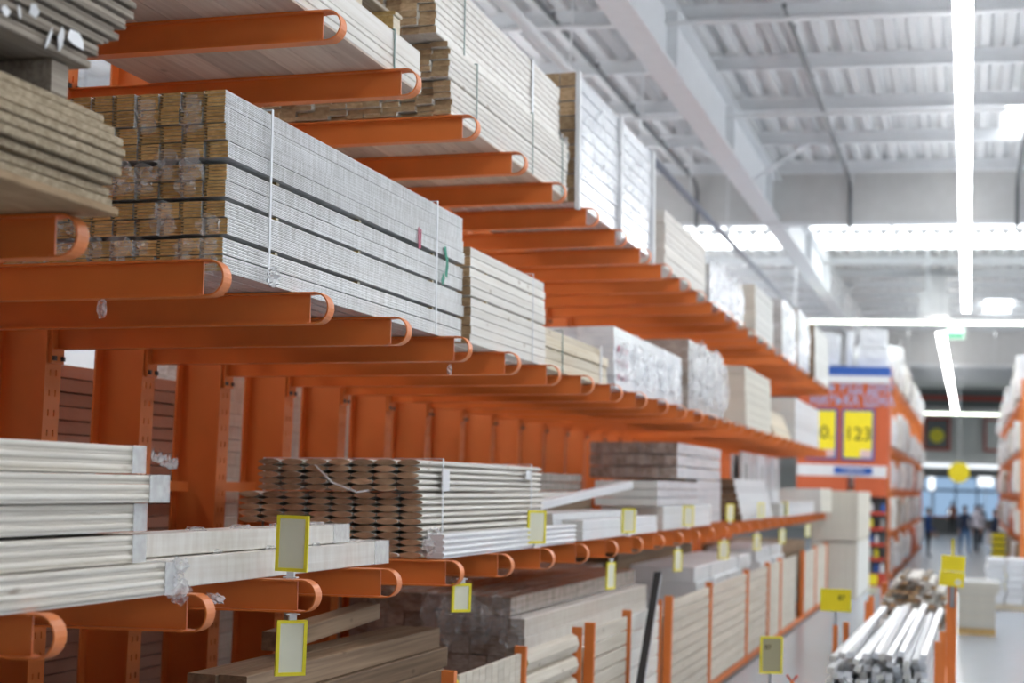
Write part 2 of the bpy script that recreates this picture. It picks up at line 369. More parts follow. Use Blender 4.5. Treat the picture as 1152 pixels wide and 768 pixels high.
for x, lab in ((-6.6, 'unseen lamp row above the back of the timber rack'), (-10.5, 'added lamp row over the aisle behind the timber rack'), (6.4, 'unseen lamp row over the aisle to the right'), (12.0, 'unseen lamp row by the right wall')): lamp_row(lab, (x, -9 if x > 0 else 5), (x, 40.4)); lamp_row(lab+', added far half', (x, 41.8), (x, 58))  # unseen rows for fill; the rear row and far halves added to brighten
b = MB(); b.box(.48, .8, 25.5, 27.4, 7.93, 7.99); struct('window_4', b.mesh('rooflight', 'daylight'))
b = MB(); b.box(.42, 1.2, 51.8, 54.4, 7.9, 7.99); struct('window_5', b.mesh('rooflight', 'daylight'))

# ------------------------------------------------------------------ cantilever rack
rack = thing('cantilever_rack', 'orange cantilever rack with three levels of arms carrying timber', 'rack', (-4.57, 16, 0))
RX, RY = -4.57, 16
def upright_mesh():
    b = MB(); f = .012; W = .075; H = 4.95
    b.box(-.15, -.15+f, -W, W, 0, H); b.box(-.15+f, .15-f, -.005, .005, 0, H)
    z = 0; p = .1       # front flange with two columns of slots
    x0, x1 = .15-f, .15
    while z < H-.01:
        b.box(x0, x1, -W, W, z, z+p-.032); a, c = z+p-.032, z+p
        for s, e in ((-W, -.034), (-.022, .022), (.034, W)): b.box(x0, x1, s, e, a, c)
        z += p
    b.box(-.2, .2, -.11, .11, 0, .02)
    return b.mesh('upright', 'orange_dull')
def arm_mesh():
    L = 1.78; h = .133; b = MB(); t = .008; w = .036
    b.box(-L, 0, -w, w, -t, 0); b.box(-L, 0, -w, w, -h, -h+t); b.box(-L, -.001, -.004, .004, -h+t, -t)
    b.box(-L, -L+.016, -.06, .06, -h-.07, .03)
    for zz in (-h-.045, .012):
        for yy in (-.04, .04): b.box(-L+.016, -L+.03, yy-.011, yy+.011, zz-.011, zz+.011, 1)
    return b.mesh('arm', ['orange', 'dark_steel'])
def loop_mesh():
    h = .133; b = MB(); n = 12; w = .034; t = .006; P = []
    for i in range(n+1):
        q = math.pi/2-math.pi*i/n; P.append((.028+.064*math.cos(q), -h/2+h/2*math.sin(q)))
    P = [(-.01, -.0005)]+P+[(-.01, -h+.0005)]
    I = [(-.01, -t)]+[(.028+(.064-t)*math.cos(math.pi/2-math.pi*i/n), -h/2+(h/2-t)*math.sin(math.pi/2-math.pi*i/n)) for i in range(n+1)]+[(-.01, -h+t)]
    k = len(P)
    for s in (-w, w): b.v += [(x, s, z) for x, z in P]+[(x, s, z) for x, z in I]
    for i in range(k-1):
        b.f += [(i, i+1, 2*k+i+1, 2*k+i), (k+i, 3*k+i, 3*k+i+1, k+i+1), (i, k+i, k+i+1, i+1), (2*k+i, 2*k+i+1, 3*k+i+1, 3*k+i)]; b.m += [0]*4
    return b.mesh('loop', 'orange')
um, am, lm = upright_mesh(), arm_mesh(), loop_mesh()
fm = MB().box(.15, 1.90, -.05, .05, 0, .12).mesh('foot', 'orange_dull')
brm = MB().box(-.03, .03, .077, .923, -.03, .03).mesh('brace', 'orange_dull')
K0, K1 = -2, 28
for k in range(K0, K1+1):
    put('upright', um, rack, (0, Y(k)-RY, 0)); put('base_beam', fm, rack, (0, Y(k)-RY, 0))
    for lv in 'TML':
        a = put('arm', am, rack, (TIP-RX, Y(k)-RY, LEVEL[lv]), TILT); put('end_loop', lm, a)
    if k < K1:
        for z in (.6, 2.02, 3.4): put('brace', brm, rack, (-.06, Y(k)-RY, z))
b = MB(); b.tube([(-.2, Y(8)+.3-RY, 1.6), (-.2, Y(8)+.62-RY, 3.0)], .012, 6); put('tie_rod', b.mesh('rod', 'rod_blue'), rack)

# ------------------------------------------------------------------ middle level
# big film-wrapped bundle of tongue-and-groove boards
def tg_bundle():
    t = on_arm('board_bundle', 'big film-wrapped bundle of narrow boards with white straps, golden ends to the front', 'bundle', 'M', -2.70, 5.64)
    z = 0; hp = .0655; bw = .0945; n = 10
    rows = [0, .0, .012, 0, .012, 0, .014, 0, 0, 0]; xs = [-.012, -.01, -.004, -.012, -.01, -.012, .006, .004, -.003, -.006]
    for r in range(10):
        z += rows[r]
        if rows[r] > 0:
            for yy in (.55, 1.5, 2.6): board(t, -.48, yy, z-rows[r]/2, .92, .03, rows[r]-.002, ('pine', 'pine_end'), name='spacer')
        for c in range(n):
            dy = random.uniform(-.012, .012)+(.03 if r < 6 else 0)
            board(t, -bw*(c+.5)+xs[r], 1.545+dy, z+hp/2, bw-.003, 3.06, hp-.003, ('film_wood', 'pine_end', 'brown_end'), 'pack', 'board_pack')
        z += hp
    for yy in (.40, 2.55): strap(t, -bw*n-.02, .012, yy, 0, z, 'strap_white', .018)
    sd = 1
    for r in range(6):      # crumpled film ends on the lower packs
        for c in range(0, 9):
            sd += 1
            if random.random() < .62:
                zz = r*hp+hp/2+(.012 if r > 1 else 0)+(.012 if r > 3 else 0)
                scrap(t, (-bw*(c+.5)+random.uniform(-.01, .01), -.012, zz+random.uniform(-.01, .008)), bw*random.uniform(.8, 1.25), hp*random.uniform(.9, 1.5), 'clear_film', sd, amp=.014)
    for c, r in ((1, 9), (3, 9), (1, 8), (3, 8), (2, 6), (1, 6)): scrap(t, (-bw*(c+.5), -.006, r*hp+.04), bw, hp*1.2, 'clear_film', 300+c*r, amp=.006)
    for (yy, zz, hh, lean) in ((2.27, .46, .11, .012), (2.30, .46, .1, -.008)):
        b = MB(); b.box(.0, .0015, -.008, .008, -hh/2, hh/2); put('paint_mark', b.mesh('mark', 'mark_red'), t, (.008, yy, zz), (lean*8, 0, 0))
    for i, (yy, zz) in enumerate(((2.72, .45), (2.75, .40), (2.74, .35), (2.68, .30))):
        b = MB(); b.box(0, .0015, -.02, .02, -.03, .03); put('paint_mark', b.mesh('mark', 'mark_green'), t, (.008, yy, zz), (.5-.4*i, 0, 0))
    scrap(t, (.012, .44, .03), .1, .09, 'milky_film', 77, (0, 0, 1.57))
    return t
tg_bundle()
s = scrap(None, (-3.02, Y(1)-.03, LEVEL['M']-.18), .035, .07, 'milky_film', 5, (.3, 0, .4)); tag(s, 'scrap of clear film hanging under the arm by the big bundle', 'film')
s = scrap(None, (-2.66, Y(4)+.0, LEVEL['M']-.175), .03, .06, 'milky_film', 6, (0, 0, .3)); tag(s, 'tiny twist of film hanging below the fifth middle arm', 'film')
# white planks behind it
t = on_arm('plank_stack', 'stack of pale planks right behind the big wrapped bundle', 'planks', 'M', -2.68, 8.80)
P = ('pine_white', 'tan_end')
layers(t, -1.0, 0, 0, 1.70, 0, [(.052, .125, P, 'c', 0, 0, 0, 0)]*5+[(.052, .125, P, 'c', -.004, 0, 0, .012)]+[(.052, .125, P, 'c', -.004, 0, 0, 0)]*2+[(.055, .125, P, 'c', -.006, 0, 0, .008)]+[(.055, .125, P, 'c', -.006, 0, -.03, 0)], seed=3)
strap(t, -1.0, .002, 1.35, 0, .56, 'strap_white', .012)
t = on_arm('timber_stack', 'low stack of yellowish timber strapped in black behind the pale planks', 'timber', 'M', -2.72, 10.62)
P = ('pine', 'tan_end')
layers(t, -.95, 0, 0, 2.0, 0, [(.07, .12, P)]*2+[(.07, .12, P, 'c', 0, 0, .05, .01)]+[(.06, .12, P, 'c', -.02, 0, -.1)], seed=4)
strap(t, -.95, .002, .5, 0, .29, 'strap_green'); strap(t, -.95, .002, 1.75, 0, .29, 'strap_white', .05)
def wrapped_pack(name, label, cat, level, xr, y0, y1, w_, hs, mats, prof='c', bw=None, seed=0, straps=(), sm='strap_white', dz=0, xs=0, film_top=None):
    t = on_arm(name, label, cat, level, xr, y0, dz=dz)
    z = layers(t, -w_, 0, 0, y1-y0, 0, [(h, bw or w_, mats, prof, -xs*i, 0, 0, 0) for i, h in enumerate(hs)], jitx=.012, jity=.02, seed=seed)
    for yy in straps: strap(t, -w_-.006, .008, yy, 0, z, sm)
    return t, z
FW = ('film_white', 'film_white')
t, z = wrapped_pack('wrapped_bundle', 'white plastic-wrapped bundle with red print at its near end', 'bundle', 'M', -2.70, 12.80, 16.0, .9, [.1, .11, .1, .1, .08], FW, bw=.3, seed=5, straps=(.9, 2.2))
for i in range(3):
    for j in range(3):
        put('print_patch', board_mesh(.002, .07, .05, ('mark_red', 'mark_red')), t, (.006, .15+.16*j, .1+.11*i))
for i in range(5): scrap(t, (.012, .3+.6*i, .22+.03*(i % 2)), .5, .35, 'milky_film', 40+i, (0, 0, 1.57), amp=.02)
t, z = wrapped_pack('wrapped_bundle', 'taller film-wrapped bundle with brownish top beside the red-printed one', 'bundle', 'M', -2.69, 16.35, 18.8, .95, [.12, .12, .12, .12, .12, .11], ('film_grey', 'film_brown'), bw=.32, seed=6, straps=(1.2,))
for i in range(5): scrap(t, (.014, .25+.5*i, .35+.1*(i % 2)), .55, .6, 'milky_film', 50+i, (0, 0, 1.57), amp=.03)
wrapped_pack('board_stack', 'square stack of cream boards under the far upper arms', 'boards', 'M', -2.70, 20.9, 23.7, .95, [.10, .11, .11, .03, .11, .11, .11, .10], ('cream', 'cream'), bw=.95, seed=7, xs=.002)
wrapped_pack('timber_stack', 'low slanting pile of tan timber just before the last white pack', 'timber', 'M', -2.72, 24.2, 26.6, .9, [.08]*5, ('pine', 'tan_end'), bw=.15, seed=8, xs=.03)
wrapped_pack('wrapped_bundle', 'last white wrapped pack on the middle arms next to the price posters', 'bundle', 'M', -2.69, 27.0, 31.4, .9, [.12]*6, ('white_pack', 'foam'), bw=.3, seed=9, straps=(.6, 1.6, 2.6, 3.6))
# chipboard sheets at the near left edge, and the grey pack on bearers above
t = on_arm('chipboard_stack', 'stack of rough chipboard sheets at the left edge', 'boards', 'M', -2.50, 2.4)
z = 0; CP = ('chip', 'chip')
offs = [(.03, .035), (-.02, .05), (-.03, .04), (.0, .02), (.03, .045), (.028, .05), (.032, .07), (.02, .065), (-.01, .04), (-.035, -.01)]
for i, (dx, dy) in enumerate(offs):
    h = .031; board(t, -.6+dx*.6, 1.02+dy*.8, z+h/2, 1.2, 2.02, h-.004-(.003 if i % 3 == 0 else 0), ('chip_face', 'chip') if i == 0 else CP, 'c', 'sheet'); z += h
for yy in (.3, 1.1, 1.78):
    board(t, -.58, yy, z+.05, 1.1, .09, .098, ('weathered', 'weathered'), name='bearer')
zz0 = z+.1
t = thing('weathered_pack', 'stack of grey weathered sheets with torn white paper at the top left corner', 'boards', (-2.50, 2.4, arm_z('M', -2.5)+zz0+.002), TILT)
z = 0
for i in range(13):
    h = .017 if i % 3 else .026; dy = [-.10, -.10, -.06, -.04, -.03, .02, .06, .05, .1, .12, .15, .17, .16][i]
    board(t, -.6-.012*(i % 2), 1.0+dy*.5, z+h/2, 1.2, 1.96+dy, h-.005, ('weathered', 'weathered'), 'c', 'sheet'); z += h+.001
rt = random.Random(3)
for i in range(11):
    b = MB(); n_ = 9; w2, h2 = rt.uniform(.012, .035), rt.uniform(.015, .04)
    pr_ = [(math.cos(6.283*q/n_)*w2*rt.uniform(.6, 1.25), math.sin(6.283*q/n_)*h2*rt.uniform(.6, 1.25)) for q in range(n_)]
    b.prism(pr_, -.001, .001); put('torn_paper', b.mesh('paper', 'white_plastic'), t, (.008+.002*(i % 3), 1.05+.072*i, .02+.02*(i % 4)), (rt.uniform(-.3, .3), rt.uniform(-.8, .8), 1.57+rt.uniform(-.4, .4)))

# ------------------------------------------------------------------ top level
t = on_arm('plank_stack', 'pale plank stack on the top arms seen from below, nearest on that level', 'planks', 'T', -2.71, 3.3)
U = ('under', 'tan_end'); P = ('pine_white', 'tan_end')  # first pair colours the thin bottom layer as if shaded
layers(t, -1.25, 0, 0, 4.58, 0, [(.010, .155, U), (.035, .155, P), (.045, .155, P, 'c', 0, 0, -.02), (.03, .155, P, 'c', 0, 0, -.02), (.10, .155, P, 'c', .0, 0, -.02)], seed=11)
strap(t, -1.25, .002, 4.15, 0, .22, 'strap_green', .014)
t = thing('pallet', 'empty wooden pallet lying on the top plank stack', 'pallet', (-2.76, 6.5, arm_z('T', -2.76)+.226), TILT)
for i in range(5): board(t, -.1-.2*i, .6, .147, .1, 1.2, .02, ('weathered', 'pine_end'), name='slat')
for j in range(3): board(t, -.5, .06+.54*j, .126, 1.0, .1, .02, ('pine', 'pine_end'), name='bearer', rot=(0, 0, 0))
for j in range(3):
    for i in range(3): put('block', board_mesh(.1, .1, .094, ('pine', 'pine_end')), t, (-.06-.44*i, .06+.54*j, .068))
for i in range(3): board(t, -.06-.44*i, .6, .011, .1, 1.2, .02, ('pine', 'pine_end'), name='slat')
t = on_arm('timber_bundle', 'large bundle of pale timber with brown cut ends on the top arms', 'timber', 'T', -2.70, 8.36)
P = ('pine_white', 'tan_end')
z = layers(t, -1.3, 0, 0, 2.68, 0, [(.008, .10, U), (.024, .10, P)]+[(.032, .10, P, 'c', 0) for i in range(5)]+[(.032, .10, P, 'c', 0, -.06, 0, .008)]+[(.032, .10, P, 'c', 0, -.06)]*5, seed=12, jity=.03)
for yy in (.45, 1.7): strap(t, -1.3, .004, yy, 0, z, 'strap_green', .013)
strap(t, -1.3, .004, 2.5, 0, z, 'strap_green', .013)
zt = z
t = thing('timber_bundle', 'film-covered timber bundle lying on top of the large pale bundle', 'timber', (-2.73, 8.12, arm_z('T', -2.73)+zt+.004), TILT)
z = layers(t, -1.15, 0, 0, 2.75, 0, [(.04, .096, ('film_board', 'tan_end'), 'c', 0) for i in range(9)], seed=13, jity=.03)
strap(t, -1.15, .004, .5, 0, z, 'strap_green', .013); strap(t, -1.15, .004, 2.0, 0, z, 'strap_white', .05)
# tall white packs held by posts
t = on_arm('wrapped_stack', 'tall stack of white wrapped packs held by three upright battens', 'stack', 'T', -2.66, 11.1)
z = 0
for r in range(9):
    for c in range(8): board(t, -.12*(c+.5), 1.45+random.uniform(-.01, .01), z+.05, .116, 2.85, .096, ('film_white', 'tan_end'), 'c', 'pack')
    z += .103
for i, yy in enumerate((.02, 1.48, 2.88)): board(t, .016, yy, .44, .03, .06, .98, ('white_paint', 'white_paint'), name='batten')
for i in range(6): scrap(t, (-.1-.12*i, -.03, .3+.1*(i % 4)), .13, .4, 'milky_film', 120+i, amp=.02)
for i in range(6): scrap(t, (.012, .3+.45*i, .45+.14*(i % 2)), .4, .5, 'clear_film', 130+i, (0, 0, 1.57), amp=.02)
wrapped_pack('board_stack', 'square stack of whitewashed boards behind the tall white packs', 'boards', 'T', -2.65, 14.6, 17.0, .8, [.058]*5+[.06]*4, ('pine_white', 'foam'), bw=.27, seed=15)
t, z = wrapped_pack('wrapped_bundle', 'shiny film-wrapped bundle behind the whitewashed boards on the top arms', 'bundle', 'T', -2.65, 17.3, 20.0, .9, [.1]*4, ('film_white', 'film_grey'), bw=.3, seed=16)
for i in range(5): scrap(t, (.012, .25+.5*i, .25), .5, .45, 'milky_film', 140+i, (0, 0, 1.57), amp=.03)
wrapped_pack('board_stack', 'upright cream block of boards beyond the shiny bundle', 'boards', 'T', -2.65, 21.2, 23.2, .9, [.11]*6, ('foam', 'cream'), bw=.9, seed=17)
t, z = wrapped_pack('wrapped_bundle', 'third last bundle on the top arms, brown under glossy film', 'bundle', 'T', -2.65, 24.4, 26.4, .9, [.12]*7, ('film_white', 'film_grey'), bw=.3, seed=18)
scrap(t, (.02, .9, .45), 1.2, .7, 'milky_film', 150, (0, 0, 1.57), amp=.04)
t, z = wrapped_pack('wrapped_bundle', 'second last bundle on the top arms in white film', 'bundle', 'T', -2.65, 26.8, 28.7, .9, [.12]*8, ('film_white', 'film_brown'), bw=.3, seed=19)
scrap(t, (.02, .9, .5), 1.2, .8, 'milky_film', 151, (0, 0, 1.57), amp=.04)
wrapped_pack('board_stack', 'last block on the top arms with a brown near end', 'boards', 'T', -2.62, 29.4, 32.4, .9, [.12]*8, ('foam', 'brown'), bw=.45, seed=20)
t = on_arm('steel_sheet', 'thin grey sheet lying across the top arms behind the cream stacks', 'sheet', 'T', -2.75, 19.5, dz=-.02)
t.location.z = arm_z('T', -2.75)-.0

bpy.data.objects.remove(t)

# ------------------------------------------------------------------ lower level
# profiled boards at the left edge
t = on_arm('board_pile', 'five bundles of pale profiled boards piled at the lower left edge', 'boards', 'L', -2.65, 2.6)
P = ('pine_cream', 'pine'); z = 0
for bi, (n, h, far, xs, gap) in enumerate(((4, .028, 2.70, 0, 0), (3, .031, 2.52, -.03, .004), (3, .031, 2.52, -.03, .012), (3, .031, 2.62, -.0, .003), (3, .031, 2.50, -.03, .004))):
    z += gap
    for i in range(n):
        for c in range(6):
            L_ = far+random.uniform(-.004, .004)
            board(t, xs-.095*(c+.5), L_/2, z+h/2, .094, L_, h-.001, P, 'groove')
        z += h
    # film sleeve around the far ends
    b = MB(); x1 = xs+.004
    b.box(x1-.001, x1+.001, far-.09-(.05 if bi == 3 else 0), far+.004, z-n*h, z); b.box(xs-.57, x1, far-.09, far+.004, z, z+.0015)
    put('film_sleeve', b.mesh('sleeve', 'sleeve_film'), t)
for i, (yy, zz, s) in enumerate(((2.70, .03, .10), (2.74, .0, .08), (2.70, .10, .08), (2.62, .46, .06), (2.55, .48, .05))): scrap(t, (.0, yy, zz), s, s, 'milky_film', 160+i, (.4*i, .2, 1.2), amp=.015)
# two film-sleeved long packs
for i, (lab, xr, z0, h, y0, y1) in enumerate((('lower of two long film-sleeved packs behind the yellow frame', -2.80, 0, .112, 5.36, 7.92), ('upper of two long film-sleeved packs behind the yellow frame', -2.84, .116, .085, 5.42, 7.46))):
    t = on_arm('sleeved_pack', lab, 'pack', 'L', xr, y0, 'long sleeved packs', dz=z0)
    for c in range(2):
        board(t, -.09*(c+.5), (y1-y0)/2, h/2, .0895, y1-y0, h, ('film_board', 'tan_end'), 'c', 'wrapped_core')
    for s in range(4): scrap(t, (-.05, (y1-y0)*(.25+.2*s), h+.004), .09, .03, 'milky_film', 170+s+10*i, (.2, 0, .3), amp=.012)
    b = MB(); b.box(-.183, .003, y1-y0-.2, y1-y0+.004, -.0, h+.003); put('end_sleeve', b.mesh('sleeve', 'sleeve_film'), t)
t = on_arm('sleeved_pack', 'short film-wrapped ends peeking out behind the pale board bundles', 'pack', 'L', -3.32, 5.2)
for c in range(3):
    for r in range(4): board(t, -.1*(c+.5), .3+.06*r*(c+1)*.3, .055+.1*r, .095, .7, .09, ('film_grey', 'film_white'))
for i in range(3): scrap(t, (.0, .62, .2+.09*i), .12, .1, 'milky_film', 180+i, (0, 0, .6), amp=.02)
# lens-profile boards
t = on_arm('board_bundle', 'strapped bundle of round-faced boards with brown lens-shaped ends', 'bundle', 'L', -2.80, 8.46)
LP = ('pine_white', 'lens_end'); z = 0; bw = .132; h = .0345
for tier, (n, c0, c1, dy, xs) in enumerate(((5, 0, 6, 0, 0), (5, 0, 8.6, .02, -.008), (5, 0, 7.7, -.02, -.014))):
    for i in range(n):
        for c in range(int(c1)):
            board(t, xs-bw*(c+.5)-(.0 if c < 5 else .015), 1.32+dy+random.uniform(-.012, .012), z+h/2, bw-.004, 2.64, h, LP, 'lens')
        z += h
    z += .006
for yy in (.32, 2.25): strap(t, -1.06, .004, yy, 0, z, 'strap_white', .02)
board(t, .004, .38, .42, .002, .14, .12, ('white_plastic', 'white_plastic'), name='paper_tag'); board(t, .004, 2.2, .47, .002, .16, .06, ('white_plastic', 'white_plastic'), name='paper_tag')
for i in range(3): scrap(t, (.02, .02+.05*i, .06+.03*i), .09, .1, 'milky_film', 190+i, (0, 0, .8), amp=.02)
b = MB(); b.tube([(-.62, -.02, .50), (-.5, -.05, .40), (-.36, -.05, .35), (-.3, -.02, .36)], .006, 6); put('loose_strap', b.mesh('strap', 'strap_white'), t)
t = on_arm('moulding_pack', 'white moulding pack lying at the arm tips before the brown-ended bundle', 'pack', 'L', -2.69, 8.48)
for i in range(4):
    board(t, -.05, 1.57+.0*i, .016+.0325*i, .1, 3.1, .031, ('white_plastic', 'white_plastic'), 'groove', 'strip')
t = on_arm('moulding_pack', 'white moulding pack at the arm tips under the middle yellow frames', 'pack', 'L', -2.71, 11.9)
for i in range(2): board(t, -.08, 1.5, .04+.075*i, .16, 3.0, .072, ('white_plastic', 'foam'), 'c', 'strip')
t = on_arm('moulding_pack', 'checkered stack of white mouldings behind the lower white moulding pack', 'pack', 'L', -2.90, 11.75)
layers(t, -.45, 0, 0, 3.2, 0, [(.05, .09, ('white_pack', 'foam'))]*4, seed=22)
t = thing('loose_moulding', 'single white moulding leaning upward across the white packs', 'moulding', (-2.95, 11.4, 1.93), (.055, 0, -.02)); board(t, 0, 1.5, .02, .09, 3.0, .06, ('white_plastic', 'foam'))
t = on_arm('timber_stack', 'wide tan timber stack deep on the lower arms behind white mouldings', 'timber', 'L', -3.38, 11.9)
layers(t, -.75, 0, 0, 3.3, 0, [(.06, .11, ('brown', 'film_grey'))]*5+[(.06, .11, ('pine_white', 'foam'), 'c', 0, 0, -.5)]+[(.075, .15, ('film_brown', 'film_white'), 'c', -.1, -.1, 0, .004)]*2, seed=23)
t = on_arm('wrapped_bundle', 'white layered pack beside the yellow frames halfway along the lower arms', 'bundle', 'L', -2.76, 15.5)
layers(t, -.6, 0, 0, 3.0, 0, [(.075, .3, ('white_pack', 'foam'), 'c', 0, 0, 0, 0)]*3+[(.075, .3, ('film_white', 'foam'), 'c', -.03, -.15, 0, .006)]*3, seed=24)
t = on_arm('wrapped_bundle', 'high pack with a brown striped near end under the middle arms', 'bundle', 'L', -2.95, 18.7, dz=0)
layers(t, -.95, 0, -1.0, 1.9, 0, [(.1, .12, ('film_white', 'film_brown'), 'c', 0, 1.0, 0, 0)]*5+[(.12, .07, ('film_white', 'film_brown'), 'c', 0, -.3, 0, .01)]*3, seed=25)
t = on_arm('wrapped_bundle', 'white pack with dark near end past the halfway frames', 'bundle', 'L', -2.78, 21.3)
layers(t, -.9, 0, 0, 3.4, 0, [(.09, .45, ('white_pack', 'brown_end'), 'c', -.02*i) for i in range(6)], seed=26)
t = on_arm('moulding_pack', 'low white pack at the arm tips near the rack end', 'pack', 'L', -2.68, 24.9)
layers(t, -.5, 0, 0, 5.5, 0, [(.07, .25, ('white_pack', 'foam'))]*3, seed=27)
t = on_arm('panel_row', 'upright row of bluish white panels at the back near the rack end', 'panels', 'L', -3.24, 24.9)
for i in range(5): board(t, -.03-.012*(i % 2), .5+1.02*i, .49, .04, 1.0, .97, ('film_white' if i % 2 else 'white_pack', 'white_pack'), 'c', 'panel')
for i in range(5): board(t, -.16-.012*(i % 2), .5+1.02*i, .47, .04, 1.0, .93, ('white_pack', 'white_pack'), 'c', 'panel'); board(t, -.0075-.012*(i % 2), .5+1.02*i, .6, .003, .35, .4, ('panel_grey', 'panel_grey'), 'c', 'print_patch')
t = thing('board_block', 'cream block of boards jutting past the end of the lower arms', 'boards', (-2.58, 30.7, arm_z('L', -2.58)+.001), TILT)
for i in range(4): board(t, -.5, 1.25, .056+.112*i, 1.0, 2.5, .11, ('cream', 'foam'), 'c', 'sheet')

# ------------------------------------------------------------------ yellow price frames
def price_frame(label, cat, x, y, z, wid, hei, rz, rx=0, sheet='paper', hang=None, group='yellow price frames', tilt=0):
    """origin at the clip; stands above it when hang is False, hangs below when True"""
    t = thing('price_tag', label, cat, (x, y, z), (rx, tilt, rz), group); s = -1 if hang else 1; o = .028
    z0, z1 = (o, o+hei) if s > 0 else (-o-hei, -o); e = .014; b = MB()
    b.box(-wid/2, wid/2, -.006, .006, z0, z0+e); b.box(-wid/2, wid/2, -.006, .006, z1-e, z1); b.box(-wid/2, -wid/2+e, -.006, .006, z0+e, z1-e); b.box(wid/2-e, wid/2, -.006, .006, z0+e, z1-e)
    put('frame', b.mesh('frame', 'yellow'), t)
    b = MB(); b.box(-wid/2+e, wid/2-e, -.002, .002, z0+e, z1-e); put('sheet', b.mesh('sheet', sheet), t)
    b = MB(); b.box(-.016, .016, -.009, .009, min(0, s*o), max(0, s*o)); b.box(-.03, .03, -.012, .012, min(s*.002, s*.008), max(s*.002, s*.008)); put('clip', b.mesh('clip', 'white_plastic'), t)
    return t
up = [(2, .0, -.03, .14, .228), (6, .95, -.03, .15, .21), (9, 1.0, 0, .15, .2), (12, 1.0, 0, .15, .2), (15, 1.1, 0, .15, .2), (18, 1.15, 0, .15, .2), (21, -.9, 0, .15, .2)]
ords = ['nearest', 'second', 'third', 'fourth', 'fifth', 'sixth', 'farthest']
for i, (k, rz, dx, wd, he) in enumerate(up): price_frame('yellow price frame standing on a lower arm tip, %s from the front' % ords[i], 'price tag', TIP-.055+.03+dx*0, Y(k)-.02, LEVEL['L']+.003, wd, he, rz)
dn = [(2, .75, .13, .225), (4, .9, .12, .15), (8, 1.35, .15, .2), (11, 1.25, .15, .2), (14, .9, .15, .2), (17, 1.1, .15, .2), (20, 1.1, .15, .2), (24, 1.1, .15, .2)]
ords = ['nearest', 'second', 'third', 'fourth', 'fifth', 'sixth', 'seventh', 'farthest']
for i, (k, rz, wd, he) in enumerate(dn): price_frame('yellow price frame hanging below a lower arm, %s from the front' % ords[i], 'price tag', TIP+(.075 if i == 1 else .05 if i else -.01), Y(k)+(.052 if i == 1 else -.02), LEVEL['L']-(.09 if i == 1 else .136), wd, he, rz, hang=True)
s = scrap(None, (-2.75, Y(1)+.45, LEVEL['L']-.05), .1, .04, 'milky_film', 8, (.3, .2, 1.0)); tag(s, 'crumpled film hanging under the sleeved pack between two lower arms', 'film')

# ------------------------------------------------------------------ floor stock below the lower arms
t = thing('beam_stack', 'brown rough beams stacked below the near lower arms', 'beams', (-3.0, 6.9, .12))
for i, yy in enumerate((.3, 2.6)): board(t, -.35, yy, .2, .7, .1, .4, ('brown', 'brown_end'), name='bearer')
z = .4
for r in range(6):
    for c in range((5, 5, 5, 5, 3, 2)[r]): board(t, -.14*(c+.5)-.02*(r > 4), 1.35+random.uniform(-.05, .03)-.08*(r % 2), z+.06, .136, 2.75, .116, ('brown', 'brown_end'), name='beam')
    z += .12
    if r == 4: pass
t = thing('loose_beam', 'single brown beam lying tilted on the near beam stack', 'beam', (-3.22, 7.5, 1.265), (.03, 0, .04)); board(t, 0, .75, .05, .12, 1.5, .09, ('brown', 'brown_end'))
t = thing('beam_stack', 'low brown beams on the floor at the lower left', 'beams', (-3.3, 4.6, .12))
for r in range(8):
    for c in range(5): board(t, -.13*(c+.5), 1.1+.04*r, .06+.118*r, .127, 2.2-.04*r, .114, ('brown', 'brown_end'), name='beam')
t = thing('beam_bundle', 'dark film-wrapped beam bundle with a rounded block end below the lower arms', 'beams', (-2.93, 11.15, .12))
z = 0
for r in range(9):
    for c in range(5):
        if r == 8 and c < 1: continue
        board(t, -.13*(c+.5), 2.25+random.uniform(-.02, .02)+(.0 if r < 8 else .1), z+.066, .126, 4.5, .128, ('film_board' if c == 0 else 'film_brown', 'film_brown'), name='beam')
    z += .1325
for i in range(6): scrap(t, (-.1-.11*i, -.02, 1.0+.08*(i % 2)), .2, .3, 'clear_film', 200+i, amp=.02)
t = thing('beam_bundle', 'pale long planks spilling beside the dark wrapped beam bundle', 'planks', (-2.7, 11.6, .12))
layers(t, -.2, 0, 0, 5.0, 0, [(.09, .1, ('film_board', 'foam'))]*9, seed=31)
t = thing('beam_bundle', 'brown wrapped beams deep below the lower arms behind the pale planks', 'beams', (-3.65, 11.5, .12))
layers(t, -.7, 0, 0, 5.5, 0, [(.13, .14, ('film_brown', 'film_brown'))]*9, seed=32)
def white_blocks(label, x0, x1, y0, y1, z0, z1, seed):
    t = thing('wrapped_pack', label, 'pack', (x1, y0, .12)); rr = random.Random(seed)
    n = 3
    layers(t, -(x1-x0), 0, 0, y1-y0, 0, [((z0-.12)/2, .45, ('cream', 'tan_end'))]*2, seed=seed)
    z = z0-.12; h = (z1-z0)/n
    for r in range(n):
        L = (y1-y0)/4
        for i in range(4): board(t, -(x1-x0)/2+rr.uniform(-.03, .03), L*(i+.5), z+h/2, x1-x0-.05*r, L*.95, h*.97, ('white_pack', 'white_pack'), name='block')
        z += h
white_blocks('white wrapped blocks piled behind the middle sample panels', -3.5, -2.72, 17.4, 22.0, .8, 1.27, 33)
white_blocks('white wrapped blocks piled behind the far sample panels', -3.5, -2.72, 22.9, 26.2, .8, 1.28, 34)
t = thing('timber_stack', 'brown timber below the lower arms beyond the white blocks', 'timber', (-3.62, 17.6, .12))
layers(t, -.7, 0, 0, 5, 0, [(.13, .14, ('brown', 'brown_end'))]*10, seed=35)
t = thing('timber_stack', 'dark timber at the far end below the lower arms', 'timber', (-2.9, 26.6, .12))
layers(t, -1.2, 0, 0, 4.6, 0, [(.12, .15, ('brown', 'brown_end'))]*9, seed=36)

